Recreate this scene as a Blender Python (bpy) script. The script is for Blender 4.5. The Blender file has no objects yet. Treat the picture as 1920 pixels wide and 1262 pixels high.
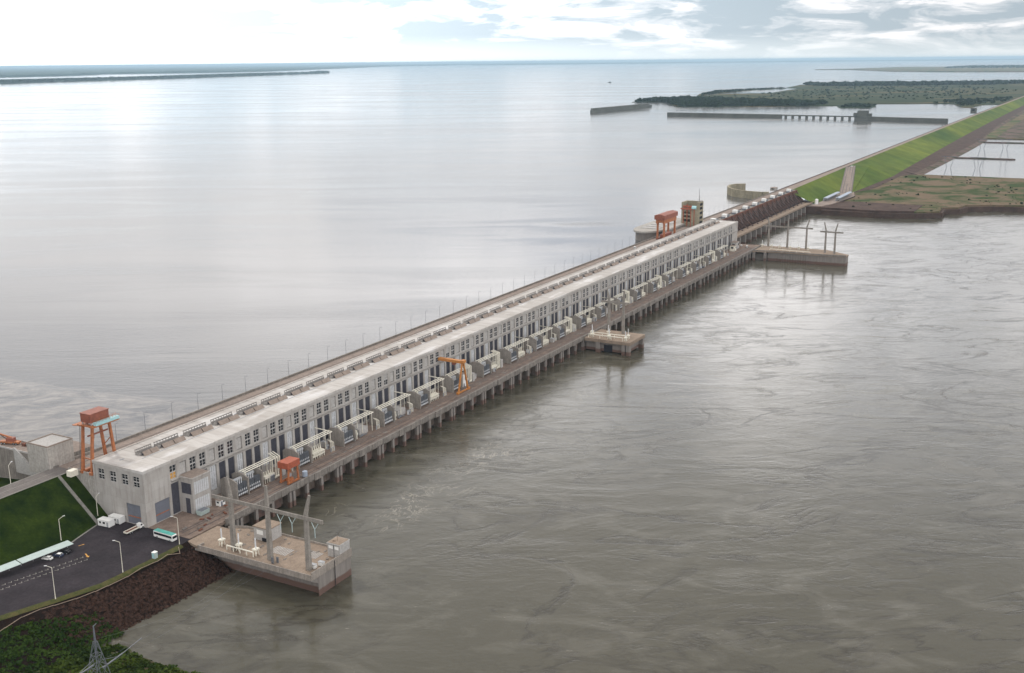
import bpy, bmesh, math, random
from mathutils import Vector, Matrix, noise as mnoise
random.seed(7)
scene = bpy.context.scene
COL = scene.collection
PI = math.pi
# ------------------------------------------------------------------ camera
F_PX, CX, CY, CZ, YAW, PITCH, ROLL = 2038.447, -300.064, -345.042, 201.026, 0.5066741, 0.2477193, -0.0095750
Fv = Vector((math.cos(PITCH)*math.cos(YAW), math.cos(PITCH)*math.sin(YAW), -math.sin(PITCH)))
Rv = Vector((math.sin(YAW), -math.cos(YAW), 0)); Uv = Rv.cross(Fv)
R2 = Rv*math.cos(ROLL) + Uv*math.sin(ROLL); U2 = Uv*math.cos(ROLL) - Rv*math.sin(ROLL)
cd = bpy.data.cameras.new('camera'); cam = bpy.data.objects.new('camera', cd); COL.objects.link(cam)
cd.sensor_width = 36; cd.lens = 36*F_PX/1920; cd.clip_start = 5; cd.clip_end = 400000
cam.matrix_world = Matrix(((R2.x, U2.x, -Fv.x, CX), (R2.y, U2.y, -Fv.y, CY), (R2.z, U2.z, -Fv.z, CZ), (0, 0, 0, 1)))
scene.camera = cam
# ------------------------------------------------------------------ exposure, sky, sun
scene.view_settings.view_transform = 'Standard'
scene.view_settings.look = 'None'
scene.view_settings.exposure = 0.0
scene.view_settings.gamma = 1.0
SUN_AZ, SUN_EL = math.radians(66), math.radians(46)      # azimuth from +X towards +Y
W = bpy.data.worlds.new('World'); scene.world = W; W.use_nodes = True
def N(nt, t, **kw):
    n = nt.nodes.new(t)
    for k, v in kw.items(): setattr(n, k, v)
    return n
def setin(n, **kw):
    for k, v in kw.items(): n.inputs[k.replace('_', ' ')].default_value = v
    return n
def math_(nt, op, a, b=None, c=None, clamp=False):
    n = N(nt, 'ShaderNodeMath', operation=op); n.use_clamp = clamp
    for i, v in enumerate((a, b, c)):
        if v is None: continue
        if isinstance(v, (int, float)): n.inputs[i].default_value = v
        else: nt.links.new(v, n.inputs[i])
    return n.outputs[0]
def ramp_(nt, fac, stops, interp='LINEAR'):
    n = N(nt, 'ShaderNodeValToRGB'); cr = n.color_ramp; cr.interpolation = interp
    while len(cr.elements) < len(stops): cr.elements.new(0.5)
    for e, (p, c) in zip(cr.elements, stops):
        e.position = p; e.color = (c, c, c, 1) if isinstance(c, (int, float)) else (*c, 1)
    nt.links.new(fac, n.inputs[0]); return n.outputs[0]
def mixc(nt, fac, a, b, mode='MIX'):
    n = N(nt, 'ShaderNodeMix', data_type='RGBA', blend_type=mode)
    for s, v in ((n.inputs[0], fac), (n.inputs[6], a), (n.inputs[7], b)):
        if isinstance(v, (int, float)): s.default_value = v
        elif isinstance(v, tuple): s.default_value = (*v, 1)
        else: nt.links.new(v, s)
    return n.outputs[2]
def noise_(nt, vec, scale, detail=4, rough=0.55, dist=0.0, typ=None):
    n = N(nt, 'ShaderNodeTexNoise')
    setin(n, Scale=scale, Detail=detail, Roughness=rough, Distortion=dist)
    if vec is not None: nt.links.new(vec, n.inputs['Vector'])
    return n.outputs['Fac']
def mapv(nt, vec, scale=(1, 1, 1), loc=(0, 0, 0), rot=(0, 0, 0)):
    if rot != (0, 0, 0):
        r = N(nt, 'ShaderNodeMapping'); r.inputs['Rotation'].default_value = rot; nt.links.new(vec, r.inputs['Vector']); vec = r.outputs[0]
    n = N(nt, 'ShaderNodeMapping'); n.inputs['Scale'].default_value = scale
    n.inputs['Location'].default_value = loc
    nt.links.new(vec, n.inputs['Vector']); return n.outputs[0]
nt = W.node_tree; nt.nodes.clear()
out = N(nt, 'ShaderNodeOutputWorld')
sky = N(nt, 'ShaderNodeTexSky', sky_type='NISHITA'); sky.sun_disc = False
sky.sun_elevation = SUN_EL; sky.sun_rotation = PI/2 - SUN_AZ; sky.altitude = 200; sky.dust_density = 0.2; sky.air_density = 0.8
bg1 = N(nt, 'ShaderNodeBackground'); bg1.inputs['Strength'].default_value = 0.1
nt.links.new(sky.outputs[0], bg1.inputs['Color'])
dirv = N(nt, 'ShaderNodeTexCoord').outputs['Generated']
sep = N(nt, 'ShaderNodeSeparateXYZ'); nt.links.new(dirv, sep.inputs[0]); dz = sep.outputs[2]
# brightness of the cloud deck: brightest round the veiled sun's azimuth
dt = N(nt, 'ShaderNodeVectorMath', operation='DOT_PRODUCT'); nt.links.new(dirv, dt.inputs[0])
GA, GE = math.radians(66), math.radians(14)
dt.inputs[1].default_value = (math.cos(GE)*math.cos(GA), math.cos(GE)*math.sin(GA), math.sin(GE))
glow = math_(nt, 'POWER', math_(nt, 'MAXIMUM', dt.outputs['Value'], 0.0), 5.0)
lowfac = ramp_(nt, dz, [(0.0, 0.50), (0.055, 0.52), (0.11, 0.70), (0.19, 0.76), (0.29, 0.80), (0.40, 0.60), (0.48, 0.5), (0.60, 0.45), (1.0, 0.55)])
# unseen bright sky lobe opposite the sun, added to light the shaded facade
db = N(nt, 'ShaderNodeVectorMath', operation='DOT_PRODUCT'); nt.links.new(dirv, db.inputs[0])
db.inputs[1].default_value = (-0.35*math.cos(0.5), -0.937*math.cos(0.5), math.sin(0.5))
back = math_(nt, 'POWER', math_(nt, 'MAXIMUM', db.outputs['Value'], 0.0), 1.5)
glow = math_(nt, 'MULTIPLY', glow, ramp_(nt, dz, [(0.0, 1.0), (0.055, 1.0), (0.085, 0.12), (0.2, 0.05), (1.0, 0.3)]))
k = math_(nt, 'MULTIPLY', math_(nt, 'MULTIPLY_ADD', glow, 3.6, 1.75), lowfac)
k = math_(nt, 'ADD', k, math_(nt, 'MULTIPLY', back, 1.1))
dr = N(nt, 'ShaderNodeVectorMath', operation='DOT_PRODUCT'); nt.links.new(dirv, dr.inputs[0])
dr.inputs[1].default_value = (math.cos(0.33)*math.cos(0.25), math.sin(0.33)*math.cos(0.25), math.sin(0.25))
rl = math_(nt, 'POWER', math_(nt, 'MAXIMUM', dr.outputs['Value'], 0.0), 12.0)
rl = math_(nt, 'MULTIPLY', rl, ramp_(nt, dz, [(0.13, 0.0), (0.19, 1.0), (0.30, 1.0), (0.38, 0.0)]))
k = math_(nt, 'ADD', k, math_(nt, 'MULTIPLY', rl, 1.75))
n1 = noise_(nt, mapv(nt, dirv, (13.0, 13.0, 62.0), (0.3, 1.7, 0.2)), 1.0, 8, 0.58, 0.5)
n2 = noise_(nt, mapv(nt, dirv, (4.0, 4.0, 30.0), (2.3, 0.7, 0.9)), 1.0, 5, 0.5, 0.3)
nn = math_(nt, 'ADD', math_(nt, 'MULTIPLY', n1, 0.62), math_(nt, 'MULTIPLY', n2, 0.38))
nn = math_(nt, 'ADD', nn, math_(nt, 'MULTIPLY', glow, 0.004))
dgr = N(nt, 'ShaderNodeVectorMath', operation='DOT_PRODUCT'); nt.links.new(dirv, dgr.inputs[0]); dgr.inputs[1].default_value = (0.993, 0.02, 0.05)
nn = math_(nt, 'SUBTRACT', nn, ramp_(nt, dgr.outputs['Value'], [(0.80, 0.0), (0.99, 0.05)]))
nn = math_(nt, 'SUBTRACT', nn, ramp_(nt, dz, [(0.0, 0.0), (0.02, 0.0), (0.06, 0.04), (0.2, 0.0)]))
whiteness = ramp_(nt, nn, [(0.435, 0.0), (0.485, 0.30), (0.52, 0.70), (0.565, 1.0)], 'EASE')
whiteness = mixc(nt, ramp_(nt, dz, [(0.055, 0.0), (0.11, 0.80), (0.5, 0.6)]), whiteness, (0.72, 0.72, 0.72))
grey = mixc(nt, ramp_(nt, dz, [(0.05, 0.0), (0.10, 1.0)]), (0.47, 0.56, 0.63), (0.62, 0.605, 0.605))
ccol = mixc(nt, whiteness, grey, (1.22, 1.19, 1.19))
hz = ramp_(nt, dz, [(0.0, 0.9), (0.010, 0.6), (0.022, 0.12), (0.06, 0.0)])
ccol = mixc(nt, hz, ccol, (0.88, 0.945, 0.965))
vm = N(nt, 'ShaderNodeVectorMath', operation='SCALE'); nt.links.new(ccol, vm.inputs[0]); nt.links.new(k, vm.inputs['Scale'])
bg2 = N(nt, 'ShaderNodeBackground'); bg2.inputs['Strength'].default_value = 1.0
nt.links.new(vm.outputs[0], bg2.inputs['Color'])
n3 = noise_(nt, mapv(nt, dirv, (3.1, 3.1, 6.5), (5.3, 0.1, 1.9)), 1.0, 6, 0.55, 0.4)
cover = math_(nt, 'MAXIMUM', ramp_(nt, n3, [(0.36, 0.35), (0.46, 1.0)], 'EASE'), ramp_(nt, dz, [(0.10, 1.0), (0.2, 0.0)]))
# one ragged blue gap between the clouds, right of the dam axis
gp = N(nt, 'ShaderNodeVectorMath', operation='DOT_PRODUCT'); nt.links.new(dirv, gp.inputs[0])
gp.inputs[1].default_value = (math.cos(0.10)*math.cos(0.275), math.sin(0.10)*math.cos(0.275), math.sin(0.275))
gap = math_(nt, 'MULTIPLY', ramp_(nt, gp.outputs['Value'], [(0.988, 0.0), (0.9985, 1.0)]), ramp_(nt, noise_(nt, mapv(nt, dirv, (30, 30, 70)), 1.0, 5, 0.6, 0.6), [(0.46, 0.0), (0.56, 0.85)]))
cover = math_(nt, 'MULTIPLY', cover, math_(nt, 'SUBTRACT', 1.0, gap))
ms = N(nt, 'ShaderNodeMixShader'); nt.links.new(cover, ms.inputs[0])
nt.links.new(bg1.outputs[0], ms.inputs[1]); nt.links.new(bg2.outputs[0], ms.inputs[2])
nt.links.new(ms.outputs[0], out.inputs['Surface'])
sl = bpy.data.lights.new('sun', 'SUN'); sl.energy = 1.4; sl.angle = math.radians(8); sl.color = (1.0, 0.95, 0.87)
so = bpy.data.objects.new('sun', sl); COL.objects.link(so)
sd = Vector((math.cos(SUN_EL)*math.cos(SUN_AZ), math.cos(SUN_EL)*math.sin(SUN_AZ), math.sin(SUN_EL)))
so.rotation_euler = sd.to_track_quat('Z', 'Y').to_euler(); so.location = (0, 0, 400)
ZW = 21.0        # reservoir level above the river

# ------------------------------------------------------------------ mesh helpers
class MB:
    def __init__(s): s.v = []; s.f = []
    def add(s, vs, fs):
        o = len(s.v); s.v += [tuple(v) for v in vs]; s.f += [tuple(i+o for i in f) for f in fs]; return s
    def box(s, x0, y0, z0, x1, y1, z1):
        if x0 > x1: x0, x1 = x1, x0
        if y0 > y1: y0, y1 = y1, y0
        if z0 > z1: z0, z1 = z1, z0
        return s.add([(x0,y0,z0),(x1,y0,z0),(x1,y1,z0),(x0,y1,z0),(x0,y0,z1),(x1,y0,z1),(x1,y1,z1),(x0,y1,z1)],
              [(0,3,2,1),(4,5,6,7),(0,1,5,4),(1,2,6,5),(2,3,7,6),(3,0,4,7)])
    def bar(s, p, q, w, h=None, w2=None, h2=None):            # square-section bar from p to q
        p, q = Vector(p), Vector(q); d = (q-p).normalized(); h = h or w; w2 = w2 or w; h2 = h2 or h
        a = Vector((0,0,1)) if abs(d.z) < 0.95 else Vector((1,0,0))
        sx = d.cross(a).normalized(); sy = sx.cross(d)
        c = []
        for P, ww, hh in ((p,w,h),(q,w2,h2)):
            for i, j in ((-1,-1),(1,-1),(1,1),(-1,1)): c.append(P + sx*ww/2*i + sy*hh/2*j)
        return s.add(c, [(0,1,2,3),(7,6,5,4),(0,4,5,1),(1,5,6,2),(2,6,7,3),(3,7,4,0)])
    def tube(s, p, q, r, n=8, r2=None):
        p, q = Vector(p), Vector(q); r2 = r if r2 is None else r2; d = (q-p).normalized()
        a = Vector((0,0,1)) if abs(d.z) < 0.95 else Vector((1,0,0))
        sx = d.cross(a).normalized(); sy = sx.cross(d); vs = []
        for P, rr in ((p,r),(q,r2)):
            for i in range(n):
                t = 2*PI*i/n; vs.append(P + sx*math.cos(t)*rr + sy*math.sin(t)*rr)
        fs = [(i,(i+1)%n,n+(i+1)%n,n+i) for i in range(n)] + [tuple(range(n-1,-1,-1)), tuple(range(n,2*n))]
        return s.add(vs, fs)
    def prism(s, poly, z0, z1):                               # xy polygon (ccw) extruded in z
        n = len(poly)
        return s.add([(x,y,z0) for x,y in poly] + [(x,y,z1) for x,y in poly],
              [tuple(range(n-1,-1,-1)), tuple(range(n,2*n))] + [(i,(i+1)%n,n+(i+1)%n,n+i) for i in range(n)])
    def ex_x(s, poly, x0, x1):                                # yz polygon (ccw seen from +x) along x
        n = len(poly)
        return s.add([(x0,y,z) for y,z in poly] + [(x1,y,z) for y,z in poly],
              [tuple(range(n-1,-1,-1)), tuple(range(n,2*n))] + [(i,(i+1)%n,n+(i+1)%n,n+i) for i in range(n)])
    def ex_y(s, poly, y0, y1):                                # xz polygon along y
        n = len(poly)
        return s.add([(x,y0,z) for x,z in poly] + [(x,y1,z) for x,z in poly],
              [tuple(range(n)), tuple(range(2*n-1,n-1,-1))] + [(i,n+i,n+(i+1)%n,(i+1)%n) for i in range(n)])
    def quad(s, a, b, c, d): return s.add([a,b,c,d], [(0,1,2,3)])
    def poly(s, pts): return s.add(pts, [tuple(range(len(pts)))])
    def mesh(s, name, m, smooth=False, fix=True):
        me = bpy.data.meshes.new(name); me.from_pydata(s.v, [], s.f); me.materials.append(m)
        if fix:
            bm = bmesh.new(); bm.from_mesh(me); bmesh.ops.recalc_face_normals(bm, faces=bm.faces); bm.to_mesh(me); bm.free()
        if smooth:
            for p in me.polygons: p.use_smooth = True
        return me
    def build(s, name, m, parent=None, loc=None, smooth=False, fix=True):
        return link(name, s.mesh(name, m, smooth, fix), parent, loc)
def link(name, me, parent=None, loc=None):
    o = bpy.data.objects.new(name, me); COL.objects.link(o)
    if parent: o.parent = parent
    if loc: o.location = loc
    return o
def tag(o, label=None, cat=None, group=None, kind=None):
    if label: o['label'] = label
    if cat: o['category'] = cat
    if group: o['group'] = group
    if kind: o['kind'] = kind
    return o
def thing(name, label, cat, loc=(0,0,0), rz=0, group=None):
    o = bpy.data.objects.new(name, None); COL.objects.link(o); o.location = loc; o.rotation_euler = (0,0,rz)
    return tag(o, label, cat, group)
def struct(name, mb, m, fix=True, smooth=False, kind='structure', label=None, cat=None):
    return tag(mb.build(name, m, fix=fix, smooth=smooth), label, cat, kind=kind)
def copy_tree(o, parent=None):
    c = o.copy(); COL.objects.link(c)
    if parent: c.parent = parent
    for ch in [x for x in KIDS.get(o.name, [])]: copy_tree(ch, c)
    return c
KIDS = {}
def index_kids():
    KIDS.clear()
    for o in bpy.data.objects:
        if o.parent: KIDS.setdefault(o.parent.name, []).append(o)
ORD = ['first','second','third','fourth','fifth','sixth','seventh','eighth','ninth','tenth','eleventh','twelfth','thirteenth','fourteenth',
 'fifteenth','sixteenth','seventeenth','eighteenth','nineteenth']
TENS = {2:'twenty',3:'thirty',4:'forty',5:'fifty',6:'sixty',7:'seventy'}
TENTH = {2:'twentieth',3:'thirtieth',4:'fortieth',5:'fiftieth',6:'sixtieth',7:'seventieth'}
def ordw(n):
    if n < 20: return ORD[n-1]
    return TENTH[n//10] if n % 10 == 0 else TENS[n//10]+'-'+ORD[n%10-1]

# ------------------------------------------------------------------ materials
def newmat(name):
    m = bpy.data.materials.new(name); m.use_nodes = True; t = m.node_tree
    b = t.nodes['Principled BSDF']; return m, t, b
def wpos(t): return N(t, 'ShaderNodeNewGeometry').outputs['Position']
def mat(name, c, rough=0.8, var=0.25, scale=0.3, c2=None, streak=0.0, bump=0.0, bscale=2.0, metal=0.0, detail=5):
    m, t, b = newmat(name); b.inputs['Roughness'].default_value = rough
    if rough >= 0.8: b.inputs['Specular IOR Level'].default_value = 0.08
    b.inputs['Metallic'].default_value = metal
    p = wpos(t)
    f = noise_(t, p, scale, detail, 0.65)
    d = c2 or tuple(x*(1-var) for x in c); e = c if c2 else tuple(min(1, x*(1+var)) for x in c)
    colr = mixc(t, ramp_(t, f, [(0.3, 0.0), (0.7, 1.0)]), d, e)
    if rough >= 0.8:
        g = noise_(t, p, scale*7.3, 3, 0.7); g = ramp_(t, g, [(0.25, 0.72), (0.75, 1.22)]); colr = mixc(t, 1.0, colr, g, 'MULTIPLY')
    if streak:
        s = noise_(t, mapv(t, p, (1.6, 1.6, 0.07)), 1.0, 4, 0.6)
        colr = mixc(t, ramp_(t, s, [(0.35, streak), (0.62, 0.0)]), colr, tuple(x*0.45 for x in c))
    t.links.new(colr, b.inputs['Base Color'])
    if bump:
        bn = N(t, 'ShaderNodeBump'); bn.inputs['Strength'].default_value = bump; bn.inputs['Distance'].default_value = 0.5
        t.links.new(noise_(t, p, bscale, 4, 0.6), bn.inputs['Height']); t.links.new(bn.outputs[0], b.inputs['Normal'])
    return m
M = {}
M['conc']   = mat('weathered_concrete', (0.42,0.395,0.36), 0.85, 0.14, 0.12, streak=0.45, bump=0.1)
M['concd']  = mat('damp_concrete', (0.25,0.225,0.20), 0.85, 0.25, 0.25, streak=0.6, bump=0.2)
M['concp']  = mat('pale_concrete', (0.42,0.405,0.385), 0.85, 0.10, 0.2, streak=0.15)
M['deck']   = mat('deck_concrete', (0.27,0.205,0.165), 0.9, 0.3, 0.22, c2=(0.14,0.108,0.09), bump=0.1)
M['deckp']  = mat('sandy_concrete', (0.31,0.245,0.19), 0.9, 0.3, 0.25, c2=(0.22,0.17,0.13), bump=0.1)
M['crest']  = mat('crest_paving', (0.29,0.235,0.20), 0.9, 0.2, 0.10, c2=(0.22,0.18,0.155))
M['colc']   = mat('column_concrete', (0.29,0.265,0.235), 0.9, 0.2, 0.3, streak=0.4)
M['tanc']   = mat('tan_concrete', (0.33,0.295,0.215), 0.9, 0.2, 0.1, streak=0.5)
M['spill']  = mat('stained_spillway_concrete', (0.15,0.105,0.092), 0.9, 0.35, 0.25, c2=(0.085,0.07,0.07), streak=0.4)
M['parap']  = mat('weathered_parapet', (0.31,0.275,0.24), 0.9, 0.2, 0.3, streak=0.4)
M['leafl']  = mat('light_shrub_leaf', (0.066,0.092,0.014), 0.85, 0.5, 0.10, c2=(0.009,0.025,0.004))
M['maroon'] = mat('maroon_paint', (0.10,0.025,0.04), 0.6, 0.2, 0.5)
M['pierd']  = mat('shaded_stained_pier_concrete', (0.135,0.112,0.095), 0.9, 0.3, 0.4, streak=0.6)  # pier colour darkened for the shade under the deck, plus stain streaks
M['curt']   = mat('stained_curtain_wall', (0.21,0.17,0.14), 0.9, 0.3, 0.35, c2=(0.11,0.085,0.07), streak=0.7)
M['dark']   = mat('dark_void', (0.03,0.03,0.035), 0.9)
M['louvre'] = mat('louvre_metal', (0.062,0.062,0.078), 0.6, 0.25, 0.9)
M['glass']  = mat('window_glass', (0.02,0.022,0.026), 0.12, 0.3, 0.6)
M['frame']  = mat('window_frame_paint', (0.44,0.43,0.415), 0.6, 0.1)
M['gblock'] = mat('glass_block', (0.52,0.53,0.54), 0.4, 0.15, 0.8)
M['door']   = mat('door_steel', (0.15,0.16,0.19), 0.5, 0.1, 0.3)
M['orange'] = mat('orange_paint', (0.47,0.165,0.055), 0.6, 0.2, 0.6, c2=(0.27,0.095,0.045))
M['yorange'] = mat('yellow_orange_paint', (0.55,0.23,0.05), 0.6, 0.2, 0.6, c2=(0.36,0.14,0.04))
M['brown']  = mat('red_brown_paint', (0.24,0.075,0.045), 0.6, 0.3, 0.5)
M['redbr']  = mat('red_orange_paint', (0.34,0.085,0.042), 0.6, 0.25, 0.6)
M['insul']  = mat('pale_insulator_glass', (0.42,0.52,0.52), 0.3, 0.1, 0.6)
M['teal']   = mat('pale_teal_paint', (0.34,0.56,0.58), 0.55, 0.1, 0.6)
M['cream']  = mat('cream_paint', (0.70,0.67,0.57), 0.5, 0.12, 0.8)
M['trafo']  = mat('transformer_paint', (0.13,0.14,0.155), 0.5, 0.2, 0.7)
M['porc']   = mat('grey_white_porcelain', (0.66,0.67,0.68), 0.3, 0.1, 0.9)
M['white']  = mat('white_paint', (0.78,0.78,0.75), 0.5, 0.06, 0.8)
M['grey']   = mat('grey_metal', (0.33,0.34,0.35), 0.5, 0.1, 0.8)
M['steel']  = mat('galvanised_steel', (0.125,0.135,0.155), 0.5, 0.15, 0.8)
M['vent']   = mat('vent_board', (0.27,0.22,0.185), 0.85, 0.15, 0.5)
M['ventr']  = mat('vent_rail_metal', (0.22,0.205,0.19), 0.8, 0.15, 0.5)
M['rail']   = mat('rail_steel', (0.10,0.085,0.08), 0.6)
M['rust']   = mat('rusty_steel', (0.26,0.10,0.055), 0.8, 0.4, 0.4, c2=(0.09,0.055,0.05))
M['gate']   = mat('spillway_gate_steel', (0.19,0.115,0.09), 0.85, 0.5, 0.35, c2=(0.075,0.068,0.068))
M['asph']   = mat('lot_asphalt', (0.047,0.040,0.045), 0.9, 0.2, 0.13, c2=(0.027,0.024,0.027), bump=0.1)
M['road']   = mat('road_asphalt', (0.16,0.145,0.135), 0.9, 0.15, 0.3)
M['kerb']   = mat('kerb_stone', (0.22,0.21,0.19), 0.9, 0.2, 0.4)
M['grassn'] = mat('bank_grass', (0.026,0.044,0.004), 0.95, 0.4, 0.12, c2=(0.003,0.011,0.0012), bump=0.5, bscale=0.9, detail=8)
M['grassf'] = mat('embankment_grass', (0.155,0.185,0.030), 0.95, 0.3, 0.0042, c2=(0.034,0.074,0.016), bump=0.3, bscale=0.3, detail=9)
M['verge']  = mat('dry_verge_grass', (0.10,0.085,0.035), 0.95, 0.3, 0.4, c2=(0.035,0.05,0.015))
M['riprap'] = mat('riprap_soil', (0.018,0.010,0.008), 0.95, 0.4, 0.5, c2=(0.008,0.005,0.004), bump=1.0, bscale=1.3)
M['rock']   = mat('riprap_rock', (0.068,0.038,0.028), 0.9, 0.5, 0.9, c2=(0.008,0.005,0.004))
M['rockf']  = mat('far_riprap', (0.105,0.072,0.058), 0.95, 0.3, 0.08, c2=(0.055,0.038,0.033), bump=0.6, bscale=0.5)
M['leaf']   = mat('shrub_leaf', (0.050,0.085,0.013), 0.85, 0.5, 0.13, c2=(0.008,0.024,0.004))
M['leaff']  = mat('far_tree_leaf', (0.022,0.042,0.015), 0.9, 0.4, 0.05, c2=(0.009,0.019,0.008))
M['trunk']  = mat('bark', (0.12,0.09,0.06), 0.9)
M['tyre']   = mat('tyre_rubber', (0.02,0.02,0.02), 0.9)
M['black']  = mat('black_paint', (0.015,0.015,0.018), 0.4)
M['navy']   = mat('dark_blue_paint', (0.03,0.04,0.08), 0.35)
M['busg']   = mat('bus_green', (0.10,0.42,0.36), 0.4)
M['sheet']  = mat('carport_sheet', (0.38,0.46,0.44), 0.5, 0.1, 0.6)
M['bsheet'] = mat('blue_grey_sheet', (0.30,0.35,0.42), 0.5, 0.1, 0.1)
M['line']   = mat('road_paint', (0.30,0.285,0.25), 0.8, 0.3, 1.5)
M['yline']  = mat('orange_road_paint', (0.55,0.30,0.08), 0.8, 0.3, 1.5)
M['lockc']  = mat('old_lock_concrete', (0.125,0.13,0.115), 0.9, 0.3, 0.03, streak=0.3)
M['hill']   = mat('far_wooded_land', (0.030,0.055,0.035), 0.95, 0.4, 0.002)
# roof: pale membrane with cross joints each bay
def roofmat():
    m, t, b = newmat('roof_membrane'); b.inputs['Roughness'].default_value = 0.75; p = wpos(t)
    sx = N(t, 'ShaderNodeSeparateXYZ'); t.links.new(p, sx.inputs[0])
    fr = math_(t, 'FRACT', math_(t, 'DIVIDE', math_(t, 'ADD', sx.outputs[0], 2.0), 8.85))
    joint = math_(t, 'LESS_THAN', fr, 0.03)
    bay = math_(t, 'FLOOR', math_(t, 'DIVIDE', math_(t, 'ADD', sx.outputs[0], 2.0), 17.7))
    wn = N(t, 'ShaderNodeTexWhiteNoise', noise_dimensions='1D'); t.links.new(bay, wn.inputs['W'])
    base = mixc(t, wn.outputs['Value'], (0.39,0.365,0.335), (0.48,0.455,0.425))
    st = noise_(t, mapv(t, p, (0.35, 0.05, 0.3)), 1.0, 6, 0.65)
    base = mixc(t, ramp_(t, st, [(0.38, 0.55), (0.54, 0.0)]), base, (0.30,0.265,0.235))
    wet = noise_(t, mapv(t, p, (0.03, 0.12, 0.1)), 1.0, 4, 0.5)
    base = mixc(t, ramp_(t, wet, [(0.54, 0.0), (0.66, 0.6)]), base, (0.64,0.63,0.62))
    base = mixc(t, math_(t, 'MULTIPLY', joint, 0.5), base, (0.24,0.21,0.19))
    t.links.new(base, b.inputs['Base Color']); return m
M['roof'] = roofmat()
def facademat():
    m, t, b = newmat('facade_concrete'); b.inputs['Roughness'].default_value = 0.85; b.inputs['Specular IOR Level'].default_value = 0.1; p = wpos(t)
    sx = N(t, 'ShaderNodeSeparateXYZ'); t.links.new(p, sx.inputs[0])
    u = math_(t, 'ADD', math_(t, 'MULTIPLY', math_(t, 'ADD', sx.outputs[0], sx.outputs[1]), 1/2.95), 0.16)
    wn = N(t, 'ShaderNodeTexWhiteNoise', noise_dimensions='2D'); cb = N(t, 'ShaderNodeCombineXYZ')
    t.links.new(math_(t, 'FLOOR', u), cb.inputs[0]); t.links.new(math_(t, 'FLOOR', math_(t, 'DIVIDE', sx.outputs[2], 4.1)), cb.inputs[1]); t.links.new(cb.outputs[0], wn.inputs['Vector'])
    c = mixc(t, wn.outputs['Value'], (0.40,0.38,0.355), (0.445,0.425,0.40))
    f = noise_(t, mapv(t, p, (0.10,0.10,0.10)), 1.0, 6, 0.65); c = mixc(t, ramp_(t, f, [(0.38, 0.4), (0.58, 0.0)]), c, (0.30,0.27,0.24))
    st = noise_(t, mapv(t, p, (0.7,0.7,0.05)), 1.0, 5, 0.65); c = mixc(t, ramp_(t, st, [(0.34, 0.42), (0.50, 0.0)]), c, (0.21,0.19,0.17))
    st2 = noise_(t, mapv(t, p, (2.6,2.6,0.09), loc=(5,2,1)), 1.0, 4, 0.6); c = mixc(t, ramp_(t, st2, [(0.60, 0.0), (0.74, 0.35)]), c, (0.56,0.54,0.51))
    jx = math_(t, 'LESS_THAN', math_(t, 'FRACT', u), 0.035); jz = math_(t, 'LESS_THAN', math_(t, 'FRACT', math_(t, 'DIVIDE', sx.outputs[2], 4.1)), 0.025)
    c = mixc(t, math_(t, 'MULTIPLY', math_(t, 'MAXIMUM', jx, jz), 0.22), c, (0.14,0.125,0.11))
    t.links.new(c, b.inputs['Base Color']); return m
M['facade'] = facademat()
# pier hull: concrete with a brown tide band near the water
def hullmat():
    m, t, b = newmat('pier_hull_concrete'); b.inputs['Roughness'].default_value = 0.85; p = wpos(t)
    sx = N(t, 'ShaderNodeSeparateXYZ'); t.links.new(p, sx.inputs[0])
    h = math_(t, 'ADD', sx.outputs[2], math_(t, 'MULTIPLY', noise_(t, mapv(t, p, (0.25,0.25,0.1)), 1.0, 4), 1.2))
    band = ramp_(t, math_(t, 'DIVIDE', h, 10.0), [(0.30, 1.0), (0.36, 0.0)])
    c = mixc(t, noise_(t, p, 0.3, 5, 0.6), (0.19,0.172,0.158), (0.275,0.245,0.22))
    s = noise_(t, mapv(t, p, (1.2, 1.2, 0.06)), 1.0, 4, 0.6)
    c = mixc(t, ramp_(t, s, [(0.36, 0.5), (0.60, 0.0)]), c, (0.14,0.125,0.11))
    c = mixc(t, band, c, (0.125,0.075,0.058))
    t.links.new(c, b.inputs['Base Color']); return m
M['hull'] = hullmat()
# meadow: patches of green scrub and dry brown grass
def meadowmat(name, greens, browns, sc=0.02, st=(1.0,1.0,1.0), th=0.42):
    m, t, b = newmat(name); b.inputs['Roughness'].default_value = 0.95; b.inputs['Specular IOR Level'].default_value = 0.05; p = wpos(t)
    a = noise_(t, mapv(t, p, st, rot=(0, 0, 1.25)), sc, 7, 0.64, 0.6); f = noise_(t, p, sc*9, 5, 0.7)
    g = mixc(t, f, greens[0], greens[1]); br = mixc(t, f, browns[0], browns[1])
    c = mixc(t, ramp_(t, a, [(th, 0.0), (th+0.13, 1.0)]), g, br)
    t.links.new(c, b.inputs['Base Color']); return m
M['meadow'] = meadowmat('meadow', ((0.028,0.048,0.016),(0.055,0.078,0.026)), ((0.115,0.085,0.055),(0.18,0.135,0.09)), 0.022)
M['island'] = meadowmat('island_ground', ((0.018,0.032,0.012),(0.035,0.05,0.02)), ((0.085,0.07,0.03),(0.13,0.10,0.045)), 0.0035, (0.45,2.2,1.0), 0.49)
M['marsh']  = meadowmat('marsh_ground', ((0.04,0.07,0.025),(0.07,0.10,0.035)), ((0.13,0.10,0.065),(0.19,0.14,0.09)), 0.006)
M['dyke']   = meadowmat('dyke_earth', ((0.05,0.05,0.03),(0.07,0.07,0.04)), ((0.12,0.085,0.075),(0.16,0.115,0.10)), 0.03)
M['spit']   = meadowmat('shore_ground', ((0.018,0.042,0.008),(0.04,0.07,0.015)), ((0.05,0.05,0.02),(0.10,0.075,0.05)), 0.07)
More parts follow.
